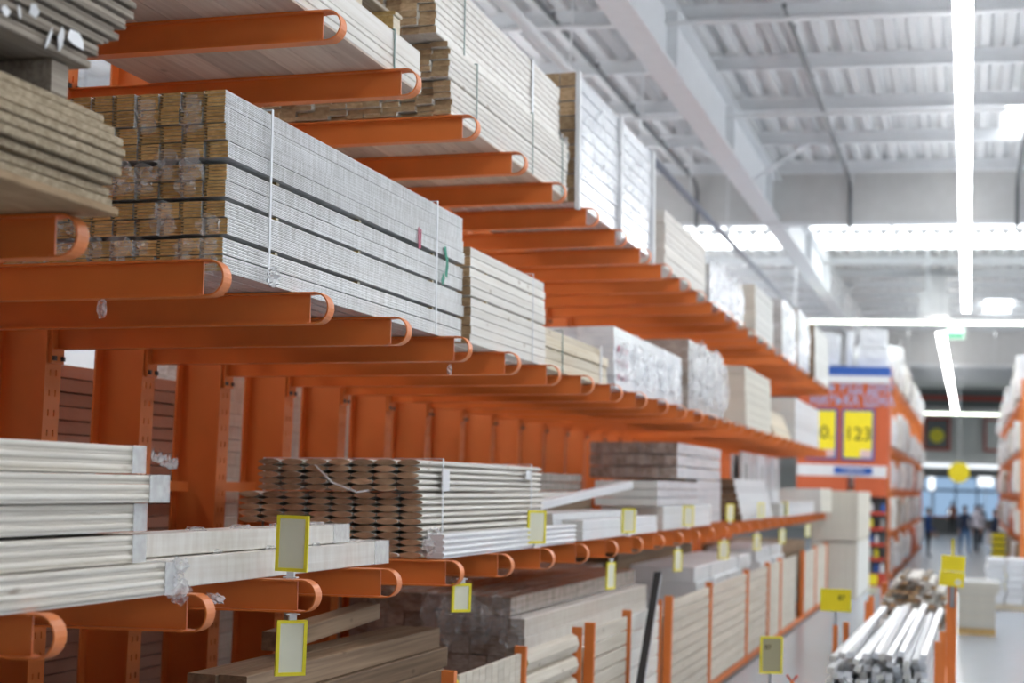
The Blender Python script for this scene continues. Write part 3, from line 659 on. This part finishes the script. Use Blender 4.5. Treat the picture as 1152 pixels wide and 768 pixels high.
# sample-panel fence along the aisle
fence = thing('sample_fence', 'orange post fence with sample panels along the foot of the rack', 'fence', (-2.57, 8.28, 0))
FX, FY = -2.57, 8.28
for y, tk in ((8.28, .05), (9.71, .04), (11.2, .02), (11.6, .05), (12.92, .03), (14.3, .02), (14.82, .07), (17.22, .05), (20.2, .04), (22.4, .06), (23.9, .03), (27.3, .06), (29.5, .03), (31.9, .05)):
    b = MB(); b.box(-.035, .035, -tk/2, tk/2, 0, 1.14); put('post', b.mesh('post', 'orange'), fence, (0, y-FY, 0))
b = MB(); b.box(-.02, .02, 0, 23.6, .03, .09); put('bottom_rail', b.mesh('rail', 'orange_dull'), fence)
b = MB(); b.box(-.04, .045, 0, 23.6, 0, .03); put('kick_strip', b.mesh('kick', 'black'), fence)
def panel(y0, y1, kind, n, top=1.1):
    z0 = .1
    if kind == 'v':
        w_ = (y1-y0)/n
        for i in range(n): put('slat', board_mesh(.024, w_-.004, top-z0, ('panel_wood', 'panel_wood')), fence, (0, y0+w_*(i+.5)-FY, (z0+top)/2))
    else:
        h = (top-z0)/n
        for i in range(n): put('plank', board_mesh(.05 if kind == 'log' else .024, y1-y0, h-.012 if kind != 'log' else h-.002, ('panel_wood' if kind != 'w' else 'pine_white', 'pine_end'), 'round' if kind == 'log' else 'c'), fence, (.0, (y0+y1)/2-FY, z0+h*(i+.5)))
panel(8.42, 9.68, 'v', 10); panel(9.80, 11.17, 'log', 7); panel(11.70, 12.88, 'h', 9); panel(12.96, 14.28, 'w', 7); panel(14.88, 17.18, 'h', 10); panel(17.26, 20.16, 'h', 9); panel(20.24, 22.34, 'h', 8); panel(22.45, 26.2, 'v', 14); panel(27.36, 31.8, 'v', 12)
for y in (8.36, 9.76): b = MB(); b.box(-.01, .018, -.03, .03, .6, 1.08); put('price_strip', b.mesh('strip', 'yellow'), fence, (0, y-FY, 0))
# leaning bar
t = thing('leaning_bar', 'dark square metal bar leaning on the sample fence', 'bar', (-2.30, 11.62, 0))
d = Vector((-2.50, 13.84, 1.36))-Vector((-2.30, 11.62, 0)); Lb = d.length
dn_ = d.normalized(); ax = (Vector((1, 0, 0))-dn_*dn_.x).normalized(); ay = dn_.cross(ax); e = .03
b = MB(); b.v = [tuple(dn_*(.03+q)+ax*sx*e+ay*sy*e) for q in (0, Lb) for sx, sy in ((-1, -1), (1, -1), (1, 1), (-1, 1))]
for q, mi in (((0, 1, 5, 4), 1), ((1, 2, 6, 5), 0), ((2, 3, 7, 6), 1), ((3, 0, 4, 7), 1), ((4, 5, 6, 7), 0), ((3, 2, 1, 0), 0)): b.f.append(q); b.m.append(mi)
put('profile', b.mesh('bar', ['alu', 'black']), t)

# ------------------------------------------------------------------ stock seen between the uprights, on the far side of the rack
t = thing('plywood_stack', 'reddish brown plywood stack seen between the near uprights', 'plywood', (-5.0, 7.0, 0))
z = .3
for i, yy in enumerate((.4, 1.6, 3.0)): board(t, -.6, yy, .15, 1.2, .1, .3, ('brown', 'brown_end'), name='bearer')
for i in range(30):
    h = .08; board(t, -.6+random.uniform(-.015, .015), 1.75, z+h/2, 1.2, 3.5, h-.006, ('plypink', 'plypink'), name='sheet'); z += h
t = thing('timber_stack', 'grey film-wrapped timber stack seen between the uprights behind the lens boards', 'timber', (-5.0, 10.6, 0))
layers(t, -.9, 0, 0, 4.2, 0, [(.09, .15, ('film_board', 'film_grey'))]*32, seed=41)
t = thing('timber_stack', 'tall timber stack behind the far uprights', 'timber', (-5.0, 15.2, 0))
layers(t, -.9, 0, 0, 5, 0, [(.2, .3, ('brown', 'brown_end'))]*13, seed=42)
t = thing('door_panels', 'pale door panels leaning behind the uprights at the bottom left', 'panels', (-4.85, 5.55, 0))
for i in range(4): board(t, -.07*i, .45+.2*i, .9, .045, .8, 1.8-.1*i, ('panel_wood' if i % 2 else 'panel_grey', 'panel_grey'), name='panel')
t = thing('door_panels', 'grey panels standing behind the first upright', 'panels', (-5.3, 4.6, 0))
for i in range(3): board(t, -.08*i, .4+.1*i, .8, .045, .8, 1.6, ('panel_grey', 'panel_grey'), name='panel')

# ------------------------------------------------------------------ moulding bin in the aisle
bin_ = thing('moulding_bin', 'orange post bin holding white mouldings in the aisle', 'bin', (-.65, 16, 0))
def bpost(x, y, h, w_=.05): b = MB(); b.box(-w_/2, w_/2, -w_/2, w_/2, 0, h); put('post', b.mesh('post', 'orange'), bin_, (x+.65, y-16, 0))
for x, y, h, w_ in ((-1.09, 16.02, .9, .05), (-1.09, 19.5, .88, .06), (-1.09, 20.2, .9, .06), (-1.06, 22.9, .92, .09), (-.21, 15.6, .9, .055), (-.23, 14.5, .9, .055), (-.13, 15.95, 1.3, .08), (-.2, 19.5, .9, .05)): bpost(x, y, h, w_)
b = MB(); b.box(-.48, .48, -2.3, 6.9, .15, .2); put('deck', b.mesh('deck', 'orange_dull'), bin_)
b = MB()
for y in (-2, .6, 3.4, 6.5): b.box(-.48, .48, y-.04, y+.04, 0, .15)
put('foot', b.mesh('foot', 'orange_dull'), bin_)
rr = random.Random(5)
n = 0
for layer in range(13):          # white mouldings, spread towards the front left
    for i in range(12):
        f = i/11; zf = .21+.052*layer; x_n = -1.0+.68*f+rr.uniform(-.02, .02); x_f = -.86+.60*f+rr.uniform(-.02, .02)
        yn = 13.25+rr.uniform(-.15, .25)+.25*f; L = 3.1+rr.uniform(-.1, .35)
        if layer > 10 and rr.random() < .35: continue
        if layer < 8 and 0 < i < 11 and layer != 7: continue
        dzz = max(0, layer-7)*.03
        t = thing('moulding', 'white plastic moulding with a pale end lying in the orange bin', 'moulding', (x_n, yn, zf), (math.atan2(dzz+rr.uniform(0, .03), L), rr.uniform(-.25, .25)*(layer > 9), math.atan2(x_n-x_f, L)), 'white mouldings in the bin')
        put('strip', board_mesh(.053, round(L, 1), .046, ('white_plastic', ('foam', 'film_white', 'white_plastic', 'foam', 'film_white', 'film_grey')[(i*5+layer*3) % 6]), 'c'), t, (0, L/2, .025)); n += 1
t = thing('moulding_box', 'plain packed box of mouldings filling the bottom of the orange bin', 'pack', (-.66, 13.5, .205))
for i in range(4): board(t, -.195+.13*i, 1.6, .175, .128, 3.2, .35, ('white_pack', 'film_grey'), name='pack')
rr = random.Random(9)
for layer in range(17):          # short planks piled behind the mouldings, ends towards the viewer
    nn = 9 if layer < 12 else 9-(layer-11)
    for i in range(nn):
        x = -1.02+.84*(i+.5)/9+(layer > 11)*(layer-11)*.04+rr.uniform(-.012, .012); z = .215+.053*layer
        t = thing('plank', 'rough plank with a pale cut end in the pile behind the white mouldings', 'plank', (x, 20.6+rr.uniform(-.15, .1)+.03*layer, z), (0, rr.uniform(-.1, .1), rr.uniform(-.01, .01)), 'planks piled behind the mouldings')
        put('board', board_mesh(.08, 2.0, .04, (('pine_white', 'foam') if rr.random() < .7 else ('weathered', 'tan_end'))), t, (0, 1.0, .024))
# sheets stacked on a pallet
t = thing('sheet_stack', 'low stack of grey-beige sheets on a pallet in the aisle', 'boards', (-.12, 26.6, 0))
for j in range(3): board(t, .27, .1+.5*j, .05, .55, .1, .1, ('pine', 'pine_end'), name='pallet_block')
for i in range(24): board(t, .27+(.03 if i > 19 else 0)+rr.uniform(-.008, .008), .65, .115+.029*i, .54 if i < 18 else .62, 1.3, .026, ('panel_grey' if i % 5 else 'kraft', 'cream'), name='sheet')
# white blocks on a pallet
pl = thing('pallet', 'light wooden pallet under the white blocks at the right edge', 'pallet', (.30, 32.6, 0))
for i in range(3): board(pl, .55, .1+.5*i, .045, 1.1, .1, .09, ('pine', 'pine'), name='block')
for i in range(6): board(pl, .09+.185*i, .6, .1, .12, 1.2, .018, ('pine', 'pine'), name='slat')
for r in range(6):
    for c in range(3):
        o = board(None, .50+.36*c+(.03 if r % 2 else 0), 33.2, .112+.14*r+.066, .33, 1.1, .13, ('white_pack', 'white_pack'), name='foam_block')
        tag(o, '%s white wrapped block in the %s row on the pallet at the right edge' % (['left', 'middle', 'right'][c], ['lowest', 'second', 'third', 'fourth', 'fifth', 'topmost'][r]), 'block', 'white blocks on the pallet')
# yellow signs on stands
def sign(label, x, y, zc, wd, he, rz, card, post_m='orange', cover=True, post_top=None):
    t = thing('price_sign', label, 'sign', (x, y, 0), (0, 0, rz))
    b = MB(); b.box(-.02, .02, -.012, .012, .012, (post_top or zc-he/2-.12)); put('post', b.mesh('post', post_m), t)
    b = MB(); b.box(-.008, .008, -.008, .008, (post_top or zc-he/2-.12), zc-he/2+.01); put('stem', b.mesh('stem', 'steel'), t)
    b = MB(); b.box(-.12, .12, -.12, .12, 0, .012); put('base', b.mesh('base', 'dark_steel'), t)
    b = MB(); e = .014; w2, h2 = wd/2, he/2
    b.box(-w2, w2, -.03, -.016, zc-h2, zc-h2+e); b.box(-w2, w2, -.03, -.016, zc+h2-e, zc+h2); b.box(-w2, -w2+e, -.03, -.016, zc-h2+e, zc+h2-e); b.box(w2-e, w2, -.03, -.016, zc-h2+e, zc+h2-e); put('frame', b.mesh('frame', 'yellow'), t)
    b = MB(); b.box(-w2+e, w2-e, -.026, -.018, zc-h2+e, zc+h2-e); put('sheet', b.mesh('sheet', card), t)
    return t
def text_mesh(body, size, m, bold=False):
    k_ = .018
    c = bpy.data.curves.new('text', 'FONT'); c.body = body; c.size = size; c.align_x = 'CENTER'; c.align_y = 'CENTER'; c.extrude = .002; c.space_character = 1.12 if bold else 1
    if bold: c.offset = size*k_
    o = bpy.data.objects.new('text', c); COL.objects.link(o); bpy.context.view_layer.update()
    me = bpy.data.meshes.new_from_object(o.evaluated_get(bpy.context.evaluated_depsgraph_get())); bpy.data.objects.remove(o)
    me.materials.clear(); me.materials.append(MAT[m]); return me
def lettering(parent, body, size, m, loc, bold=False): return put('lettering', text_mesh(body, size, m, bold), parent, loc, (math.pi/2, 0, 0))
s = sign('yellow framed sign with a brownish sheet on a short stand near the fence', -1.40, 12.5, .905, .175, .27, .5, 'paper_dull'); lettering(s, '87', .05, 'text_dark', (-.03, -.029, .96))
s = sign('wide yellow sign on the orange corner post of the moulding bin', -1.09, 14.68, 1.19, .26, .19, 0, 'yellow_card'); lettering(s, '87', .06, 'text_dark', (.05, -.029, 1.21))
t = thing('price_sign', 'two bright yellow cards on the tall orange post by the mouldings', 'sign', (-.13, 15.88, 1.3))
b = MB(); b.box(-.11, .10, -.012, 0, .13, .27); put('card', b.mesh('card', 'yellow_card'), t, (0, 0, 0), (0, .05, 0))
b = MB(); b.box(-.12, .10, -.014, -.002, -.01, .125); put('card', b.mesh('card', 'yellow_card'), t, (0, 0, 0), (0, .08, 0))
b = MB(); b.tube([(0, -.016, .03), (0, -.013, .03)], .03, 14); put('round_seal', b.mesh('seal', 'paper'), t, (.05, 0, 0))
b = MB(); b.box(-.01, .01, -.004, .004, .26, .42); put('stem', b.mesh('stem', 'yellow_card'), t)
b = MB(); b.box(-.02, .02, 0, .03, -.2, .1); put('bracket', b.mesh('bracket', 'steel'), t)
# small post head at the lower edge
t = thing('post_head', 'small orange hook post standing left of the wide yellow sign', 'post', (-1.24, 12.55, 0))
b = MB(); b.box(-.012, .012, -.012, .012, 0, .72); put('post', b.mesh('post', 'orange'), t); b = MB(); b.tube([(-.04, 0, .76), (0, 0, .71), (.04, 0, .76)], .01, 6); put('hook', b.mesh('hook', 'red'), t)

# ------------------------------------------------------------------ cream tower at the rack end
for lab, z0, z1 in (('lower block of tall cream sheets standing past the rack end', 0, 1.1), ('upper block of cream sheets set on the tall cream block past the rack end', 1.13, 2.11)):
    t = thing('sheet_block', lab, 'boards', (-2.98, 33.3, z0))
    for i in range(6): board(t, .075+.15*i, 2.2, (z1-z0)/2, .147, 4.2, z1-z0-.004, ('foam' if z0 == 0 else 'cream', 'cream'), 'c', 'sheet')

# ------------------------------------------------------------------ shelf end with price posters
E0 = 38.5
t = thing('end_shelf', 'orange shelf end with blue header, big lettering and price posters', 'shelf', (-2.7, E0, 0))
def eb(n, x0, x1, y0, y1, z0, z1, m): b = MB(); b.box(x0+2.7, x1+2.7, y0-E0, y1-E0, z0, z1); return put(n, b.mesh(n, m), t)
eb('body', -3.8, -1.76, 38.55, 39.4, 2.7, 4.93, 'signorange'); eb('header', -3.8, -1.75, 38.5, 39.4, 4.75, 4.95, 'blue'); eb('white_band', -3.8, -1.75, 38.51, 38.56, 4.58, 4.745, 'white_paint')
for x0, x1 in ((-3.55, -2.95), (-2.75, -2.12)):
    o = eb('poster_frame', x0-.05, x1+.05, 38.52, 38.548, 2.82, 3.98, 'blue'); b = MB(); b.box(x0+2.7, x1+2.7, .0, .018, 2.87, 3.93); put('poster', b.mesh('poster', 'yellow_card'), o)
    b = MB(); b.box(x1-.26+2.7, x1+2.7, -.004, -.001, 2.87, 3.05); put('poster_corner', b.mesh('corner', 'pinkwhite'), o)
for body, lx, lz in (('ТЬ ВІД ДНЯ', .22, 4.46), ('НИЗЬКА ЦІНА', .12, 4.16)):
    lettering(t, body, .34, 'text_pale', (lx, .03, lz), True).scale = (.74, 1, 1)
lettering(t, '10.', .42, 'text_dark', (-.55, -.005, 3.42)); lettering(t, '123', .42, 'text_dark', (.27, -.005, 3.4))
eb('white_strip', -3.8, -1.78, 38.5, 38.56, 2.44, 2.7, 'white_paint'); eb('blue_sign', -2.95, -2.1, 38.46, 38.495, 2.5, 2.66, 'blue'); lettering(t, 'ТОВАРИ', .12, 'white_paint', (.17, -.045, 2.58))
for z in (1.98, ): eb('side_panel', -3.8, -2.66, 38.5, 39.3, 1.6, 2.44, 'signorange'); eb('side_panel', -2.5, -1.8, 38.5, 39.3, 2.0, 2.44, 'signorange')
eb('back', -2.55, -1.8, 39.2, 39.3, .1, 2.0, 'dark_steel'); eb('base', -2.6, -1.78, 38.5, 39.3, 0, .28, 'red'); eb('base_card', -2.35, -1.95, 38.48, 38.499, .03, .26, 'yellow_card')
for z in (.62, .95, 1.3, 1.65): eb('shelf_board', -2.55, -1.8, 38.6, 39.2, z-.03, z, 'dark_steel'); eb('price_rail', -2.55, -1.8, 38.57, 38.598, z-.06, z+.02, 'red')
eb('shelf_board', -2.55, -1.8, 38.6, 39.2, .285, .3, 'dark_steel')
cols = ['dark_steel', 'panel_grey', 'blue', 'yellow', 'white_plastic', 'black']
cm = {c: MB().tube([(0, 0, 0), (0, 0, .15), (0, 0, .19), (0, 0, .22)], [.045, .045, .02, .02], 10).mesh('can', c) for c in cols}
for zi, z in enumerate((.3, .62, .95, 1.3, 1.65)):
    for i in range(6):
        o = put('spray_can', cm[cols[(i*2+zi) % 6]], None, (-2.49+.125*i, 38.68, z+.001)); tag(o, '%s can, %s from the left on the %s low shelf of the shelf end' % (dict(dark_steel='charcoal', panel_grey='grey', blue='blue', yellow='yellow', white_plastic='white', black='black')[cols[(i*2+zi) % 6]], ['first', 'second', 'third', 'fourth', 'fifth', 'sixth'][i], ['lowest', 'second', 'third', 'fourth', 'topmost'][zi]), 'can', 'cans on the shelf end')
# ------------------------------------------------------------------ shelf runs beyond
def shelf_run(label, x0, x1, y0, y1, levels, H, face):
    t = thing('pallet_rack', label, 'rack', ((x0+x1)/2, y0, 0)); cx = (x0+x1)/2
    xf = x1 if face > 0 else x0; y = y0
    while y <= y1+.01:
        for x in (x0, x1): b = MB(); b.box(x-cx-.05, x-cx+.05, -.05, .05, 0, H); put('post', b.mesh('post', 'orange'), t, (0, y-y0, 0))
        y += 2.7
    for z in levels:
        for x in (x0, x1): b = MB(); b.box(x-cx-.025, x-cx+.025, 0, y1-y0, z-.13, z); put('beam', b.mesh('beam', 'orange'), t)
        b = MB(); b.box(x0-cx+.03, x1-cx-.03, 0, y1-y0, z-.03, z-.002); put('deck', b.mesh('deck', 'panel_grey'), t)
    return t
lv = (.25, 1.25, 2.2, 3.2, 4.75)
shelf_run('orange pallet rack run behind the shelf end on the left of the far aisle', -2.85, -1.80, 39.6, 66.6, lv, 5.0, 1)
shelf_run('orange pallet rack run on the right of the far aisle', 1.2, 2.3, 39.6, 66.6, (.25, 1.25, 2.2, 3.2, 4.4), 4.8, -1)
def bag_mesh(m):
    bm = bmesh.new(); bmesh.ops.create_cube(bm, size=1); bmesh.ops.subdivide_edges(bm, edges=bm.edges, cuts=3, use_grid_fill=True)
    rr = random.Random(hash(m) % 97 if False else len(m))
    for v in bm.verts:
        r = v.co.length; v.co = v.co*(1-.07*max(0, r-.5)/.366)+Vector([rr.uniform(-.025, .025) for _ in range(3)]); v.co.z += .5
    me = bpy.data.meshes.new('bag'); bm.to_mesh(me); bm.free(); me.materials.append(MAT[m]); return me
bags = [bag_mesh(m) for m in ('white_pack', 'white_plastic', 'film_white', 'foam', 'film_grey', 'white_pack', 'signorange', 'kraft')]
rr = random.Random(21)
ORD = ['lowest', 'second', 'third', 'fourth', 'fifth']; ORD_BAY = ['nearest', 'second', 'third', 'fourth', 'fifth', 'sixth', 'seventh', 'eighth', 'ninth', 'farthest']
def fill(x0, x1, face, lvls, H, lab, grp, ystart):
    for li, z in enumerate(lvls):
        nxt = lvls[li+1] if li+1 < len(lvls) else H; y = 39.6
        while y < 66.5:
            n_ = rr.choice((2, 2, 3)); L = 2.54/n_
            for q in range(n_):
                hh = min(nxt-z-.2, rr.uniform(.55, 1.0)) if li+1 < len(lvls) else rr.uniform(.5, 1.05)
                wd = x1-x0-.1+rr.uniform(.1, .24)
                o = put('goods_bag', bags[rr.choice([0, 1, 2, 3, 4, 5, 0, 1, 2, 6, 7]) if li < 3 else rr.choice([0, 1, 2, 3, 4, 0])], None, ((x0+x1)/2+face*(wd-(x1-x0-.1))/2, y+.08+L*(q+.5), z+.002)); o.scale = (wd, L*.95, hh)
                bay = int(round((y-39.6)/2.7)); top = li == len(lvls)-1
                tag(o, '%s pale goods pack %s, %s bay of the %s far rack' % (('near', 'far')[q] if n_ == 2 else ('near', 'middle', 'far')[q], 'on the top level' if top else 'on the %s shelf' % ORD[li], ORD_BAY[bay], lab), 'bag', grp)
            y += 2.7
fill(-2.85, -1.80, 1, lv, 5.9, 'left', 'goods on the left far rack', 39.75)
fill(1.2, 2.3, -1, (.25, 1.25, 2.2, 3.2, 4.4), 5.6, 'right', 'goods on the right far rack', 39.75)
# large white items on top of the shelf end
for x0, x1, y, z1, lab in ((-3.7, -2.9, 38.7, 5.75, 'white wrapped roll pack on top of the shelf end, left'), (-2.75, -2.6, 38.8, 5.8, 'narrow upright white pack on top of the shelf end'), (-2.5, -1.8, 38.7, 5.4, 'wide white pack on top of the shelf end, right'), (-2.45, -1.85, 38.75, 5.85, 'upper white pack on top of the wide one above the lettering')):
    o = put('goods_bag', bags[0], None, ((x0+x1)/2, y+.35, 4.952 if 'upper' not in lab else 5.402)); o.scale = (x1-x0, .65, z1-o.location.z); tag(o, lab, 'bag', 'packs on top of the shelf end')
o = put('yellow_crate_stack', None) if False else None
t = thing('crate_stack', 'yellow and black stack of crates at the foot of the right far rack', 'crates', (.80, 47, 0))
for i in range(7): b = MB(); b.box(-.17, .17, -.2, .2, .165*i, .165*i+.11); put('crate', b.mesh('crate', 'yellow'), t); b = MB(); b.box(-.155, .155, -.185, .185, .165*i+.11, .165*i+.165); put('crate_gap', b.mesh('gap', 'black'), t)
b = MB(); b.box(-.24, .24, -.01, .01, 0, .4); o = put('yellow_board', b.mesh('card', 'yellow_card'), None, (1.0, 39.3, .0)); tag(o, 'bright yellow board at the foot of the right far rack', 'board')
# hanging duct, exit sign, yellow balloon sign
t = thing('air_duct', 'grey square air unit hanging from the roof over the far aisle', 'duct', (-.9, 44, 6.7)); b = MB(); b.box(-.37, .37, 0, .9, 0, .62); put('unit', b.mesh('unit', 'roof_deck'), t); b = MB(); b.box(-.3, .3, .1, .8, .62, 1.08); put('neck', b.mesh('neck', 'roof_deck'), t)
t = thing('exit_sign', 'small lit green and white exit sign hanging over the far aisle', 'sign', (-.42, 50, 6.65)); b = MB(); b.box(-.26, .26, -.03, .03, 0, .32); put('panel', b.mesh('panel', 'exit_glow'), t); b = MB(); b.box(-.24, .24, -.034, -.0301, .02, .15); put('green_band', b.mesh('band', 'exit_green'), t)
for s in (-.2, .2): b = MB(); b.box(s-.006, s+.006, -.006, .006, .32, 1.34); put('hanger', b.mesh('hanger', 'steel'), t)
t = thing('yellow_disc', 'yellow round sign hanging at the end of the far aisle', 'sign', (-.37, 70, 2.55)); b = MB(); b.tube([(0, -.04, .45), (0, .04, .45)], .42, 24); put('disc', b.mesh('disc', 'yellow_card'), t, (0, 0, 0)); b = MB(); b.box(-.015, .015, -.015, .015, .86, 5.44); put('hanger', b.mesh('hanger', 'steel'), t)

# ------------------------------------------------------------------ far wall with entrance
fw = tag(thing('wall_far', None, None, (0, 95, 0)), None, None, kind='structure')
def fb(n, x0, x1, y0, y1, z0, z1, m, parent=fw): b = MB(); b.box(x0, x1, y0, y1, z0, z1); return put(n, b.mesh(n, m), parent)
fb('upper_wall', -14, 16, 0, .3, 3.4, 8, 'white_paint'); fb('side_wall', -14, -4.5, 0, .3, 0, 3.4, 'wall'); fb('side_wall', 4.5, 16, 0, .3, 0, 3.4, 'wall')
fb('dark_band', -14, 16, -.2, -.01, 6.9, 7.9, 'conduit'); fb('red_rail', -14, 16, -.25, -.205, 7.3, 7.5, 'red'); fb('white_band', -14, 16, -.15, -.01, 3.85, 4.4, 'white_paint'); fb('light_strip', -4.5, 4.5, -.2, -.155, 3.60, 3.72, 'sign_glow'); fb('dark_lintel', -4.5, 4.5, -.1, -.005, 3.0, 3.5, 'dark_steel')
for x0, x1, m, fm_, lab in ((-2.4, -1.0, 'conduit', 'red', 'dark poster with a yellow-green blot in a red frame on the far wall'), (-.75, .5, 'white_paint', 'white_paint', 'plain white poster on the far wall between two framed ones'), (.8, 2.4, 'white_paint', 'red', 'white poster in a red frame on the far wall at the right')):
    t = thing('wall_poster', lab, 'poster', ((x0+x1)/2, 94.7, 4.5)); hw = (x1-x0)/2
    b = MB(); b.box(-hw, hw, .04, .1, 0, 1.8); put('frame', b.mesh('frame', fm_), t); b = MB(); b.box(-hw+.12, hw-.12, 0, .04, .12, 1.68); put('print', b.mesh('print', m), t)
    if m == 'conduit': b = MB(); b.tube([(0, -.01, .8), (0, 0, .8)], .4, 16); put('blot', b.mesh('blot', 'yellow'), t)
b = MB(); b.box(-4.4, 4.4, 108, 108.1, .6, 3.3); struct('window_6', b.mesh('shopfront', 'shop_glow'))
wd_ = bpy.data.objects['window_6']
for x in (-3.6, -2.1, -.75, .55, 1.9, 3.2): fb('mullion', x-.05, x+.05, 107.85, 107.98, 0, 3.3, 'roof_white', wd_)
fb('transom', -4.4, 4.4, 107.85, 107.98, 2.25, 2.4, 'roof_white', wd_); fb('sill_panel', -4.4, 4.4, 107.8, 107.98, 0, .6, 'panel_grey', wd_)
fb('lobby_wall', -14, 16, 13.4, 13.7, 0, 8, 'wall'); 
for x, y, z, wd, he, lab in ((-1.95, 94.3, 2.3, .35, .7, 'lit white sign at the left of the far entrance'), (.9, 94.2, 2.6, .8, .5, 'lit white sign at the right of the far entrance'), (-.85, 92, 1.05, .35, .3, 'small bright lamp low in the far entrance')):
    t = thing('lit_sign', lab, 'sign', (x, y, z)); b = MB(); b.box(-wd/2, wd/2, -.03, .03, 0, he); put('panel', b.mesh('panel', 'sign_glow'), t)
    b = MB(); b.box(-.02, .02, .031, .06, -z, he); put('pole', b.mesh('pole', 'steel'), t)
t = thing('checkout_counter', 'dark low counter across the far entrance', 'counter', (-1.2, 93, 0)); b = MB(); b.box(-.7, .7, -.3, .3, 0, .85); put('body', b.mesh('body', 'dark_steel'), t); b = MB(); b.box(-.75, .75, -.35, .35, .85, .9); put('top', b.mesh('top', 'red'), t)

# ------------------------------------------------------------------ people
def skin_mat(): mat('skin', (.45, .26, .18), .5)
skin_mat(); mat('hair_dark', (.03, .022, .018), .6); mat('cloth_blue', (.02, .07, .24), .8); mat('cloth_dark', (.02, .022, .03), .8); mat('cloth_navy', (.02, .035, .08), .8); mat('cloth_white', (.62, .62, .70), .8); mat('denim', (.05, .13, .28), .8); mat('cloth_brown', (.25, .08, .04), .8); mat('shoe', (.02, .02, .02), .6); mat('cloth_grey', (.25, .25, .27), .8)
def person(label, x, y, h, rz, top, legs, stride=.0, arm_f=.1, bag=None):
    s = h/1.75; V = []; E = []; Rr = []
    def add(p, r, par=None):
        V.append(tuple(q*s for q in p)); Rr.append(r if isinstance(r, tuple) else (r, r)); i = len(V)-1
        if par is not None: E.append((par, i))
        return i
    pel = add((0, 0, .95), (.16, .11)); wa = add((0, 0, 1.12), (.145, .10), pel); ch = add((0, .01, 1.32), (.17, .115), wa); sh = add((0, 0, 1.44), (.13, .085), ch); nk = add((0, .0, 1.53), .055, sh); hd = add((0, -.02, 1.60), (.075, .085), nk); h2 = add((0, -.02, 1.69), (.072, .088), hd)
    for sg in (-1, 1):
        st = stride*sg; a = add((sg*.10, 0, .88), .088, pel); k = add((sg*.105, -st*.5-.02, .50), .06, a); an = add((sg*.11, -st*.8, .09), .042, k); add((sg*.12, -st*.8-.15, .035), (.04, .032), an)
        s1 = add((sg*.205, 0, 1.41), .055, sh); el = add((sg*.26, .02, 1.13), .043, s1); wr = add((sg*.25, -arm_f, .90), .032, el); hn = add((sg*.245, -arm_f-.03, .81), (.022, .038), wr)
        for fi, (dx, ln) in enumerate(((-.03, .08), (-.01, .095), (.012, .09), (.03, .075))): f1 = add((sg*.245+.0, -arm_f-.03+dx, .765), .01, hn); add((sg*.235, -arm_f-.04+dx, .80-ln-.02), .008, f1)
        add((sg*.225, -arm_f-.085, .795), .011, hn)
    me = bpy.data.meshes.new('body'); me.from_pydata(V, E, []); o = bpy.data.objects.new('body', me); COL.objects.link(o)
    md = o.modifiers.new('skin', 'SKIN'); me.skin_vertices[0].data[0].use_root = True
    for i, r in enumerate(Rr): me.skin_vertices[0].data[i].radius = (r[0]*s, r[1]*s)
    sb = o.modifiers.new('sub', 'SUBSURF'); sb.levels = 1; sb.render_levels = 1
    bpy.context.view_layer.update(); m2 = bpy.data.meshes.new_from_object(o.evaluated_get(bpy.context.evaluated_depsgraph_get())); bpy.data.objects.remove(o)
    for q in ('skin', top, legs, 'shoe'): m2.materials.append(MAT[q])
    for p in m2.polygons:
        c = p.center/s
        if c.z > 1.5: i = 0
        elif abs(c.x) > .19 and c.z < .93: i = 0
        elif c.z > .93 or (abs(c.x) > .2): i = 1
        elif c.z > .085: i = 2
        else: i = 3
        p.material_index = i; p.use_smooth = True
    t = thing('person', label, 'person', (x, y, 0), (0, 0, rz)); put('body', m2, t)
    bm = bmesh.new(); bmesh.ops.create_uvsphere(bm, u_segments=14, v_segments=9, radius=.098*s)
    for v in list(bm.verts):
        if v.co.z < -.02*s and v.co.y < .03*s: v.co.z = -.02*s; v.co *= .8
    hm = bpy.data.meshes.new('hair'); bm.to_mesh(hm); bm.free(); hm.materials.append(MAT['hair_dark']); put('hair', hm, t, (0, .008*s, 1.70*s))
    fc = MB(); fc.tube([(0, -.108*s, 1.655*s), (0, -.128*s, 1.63*s), (0, -.108*s, 1.62*s)], [.008*s, .014*s, .008*s], 6); put('nose', fc.mesh('nose', 'skin'), t)
    if bag: b = MB(); b.box(-.1, .1, -.16, .16, .42, .78); b.tube([(0, -.1, .78), (0, -.06, .86), (0, .06, .86), (0, .1, .78)], .012, 6); put('bag', b.mesh('bag', bag), t, (.33, -arm_f, -.05))
    return t
person('person in a blue top and dark trousers standing by the left far rack', -1.27, 57, 1.62, 1.9, 'cloth_blue', 'cloth_dark', .05, .22)
person('person in a dark jacket and jeans walking down the middle of the far aisle', -.10, 60.5, 1.7, .3, 'cloth_navy', 'denim', .22, .08)
person('person in a pale shirt with dark trousers in the far aisle', .30, 64, 1.72, -.4, 'cloth_white', 'cloth_dark', .18, .1)
person('person in a brownish top farthest down the aisle by the entrance', -.78, 90, 1.7, 3.0, 'cloth_brown', 'cloth_dark', .2, .1)
person('person in dark clothes behind the pale-shirted one', .55, 74, 1.68, 2.6, 'cloth_dark', 'cloth_dark', .15, .1)
person('person in navy beside the right far rack carrying a pale bag', .93, 62, 1.6, -1.4, 'cloth_navy', 'cloth_navy', .1, .2, 'white_plastic')
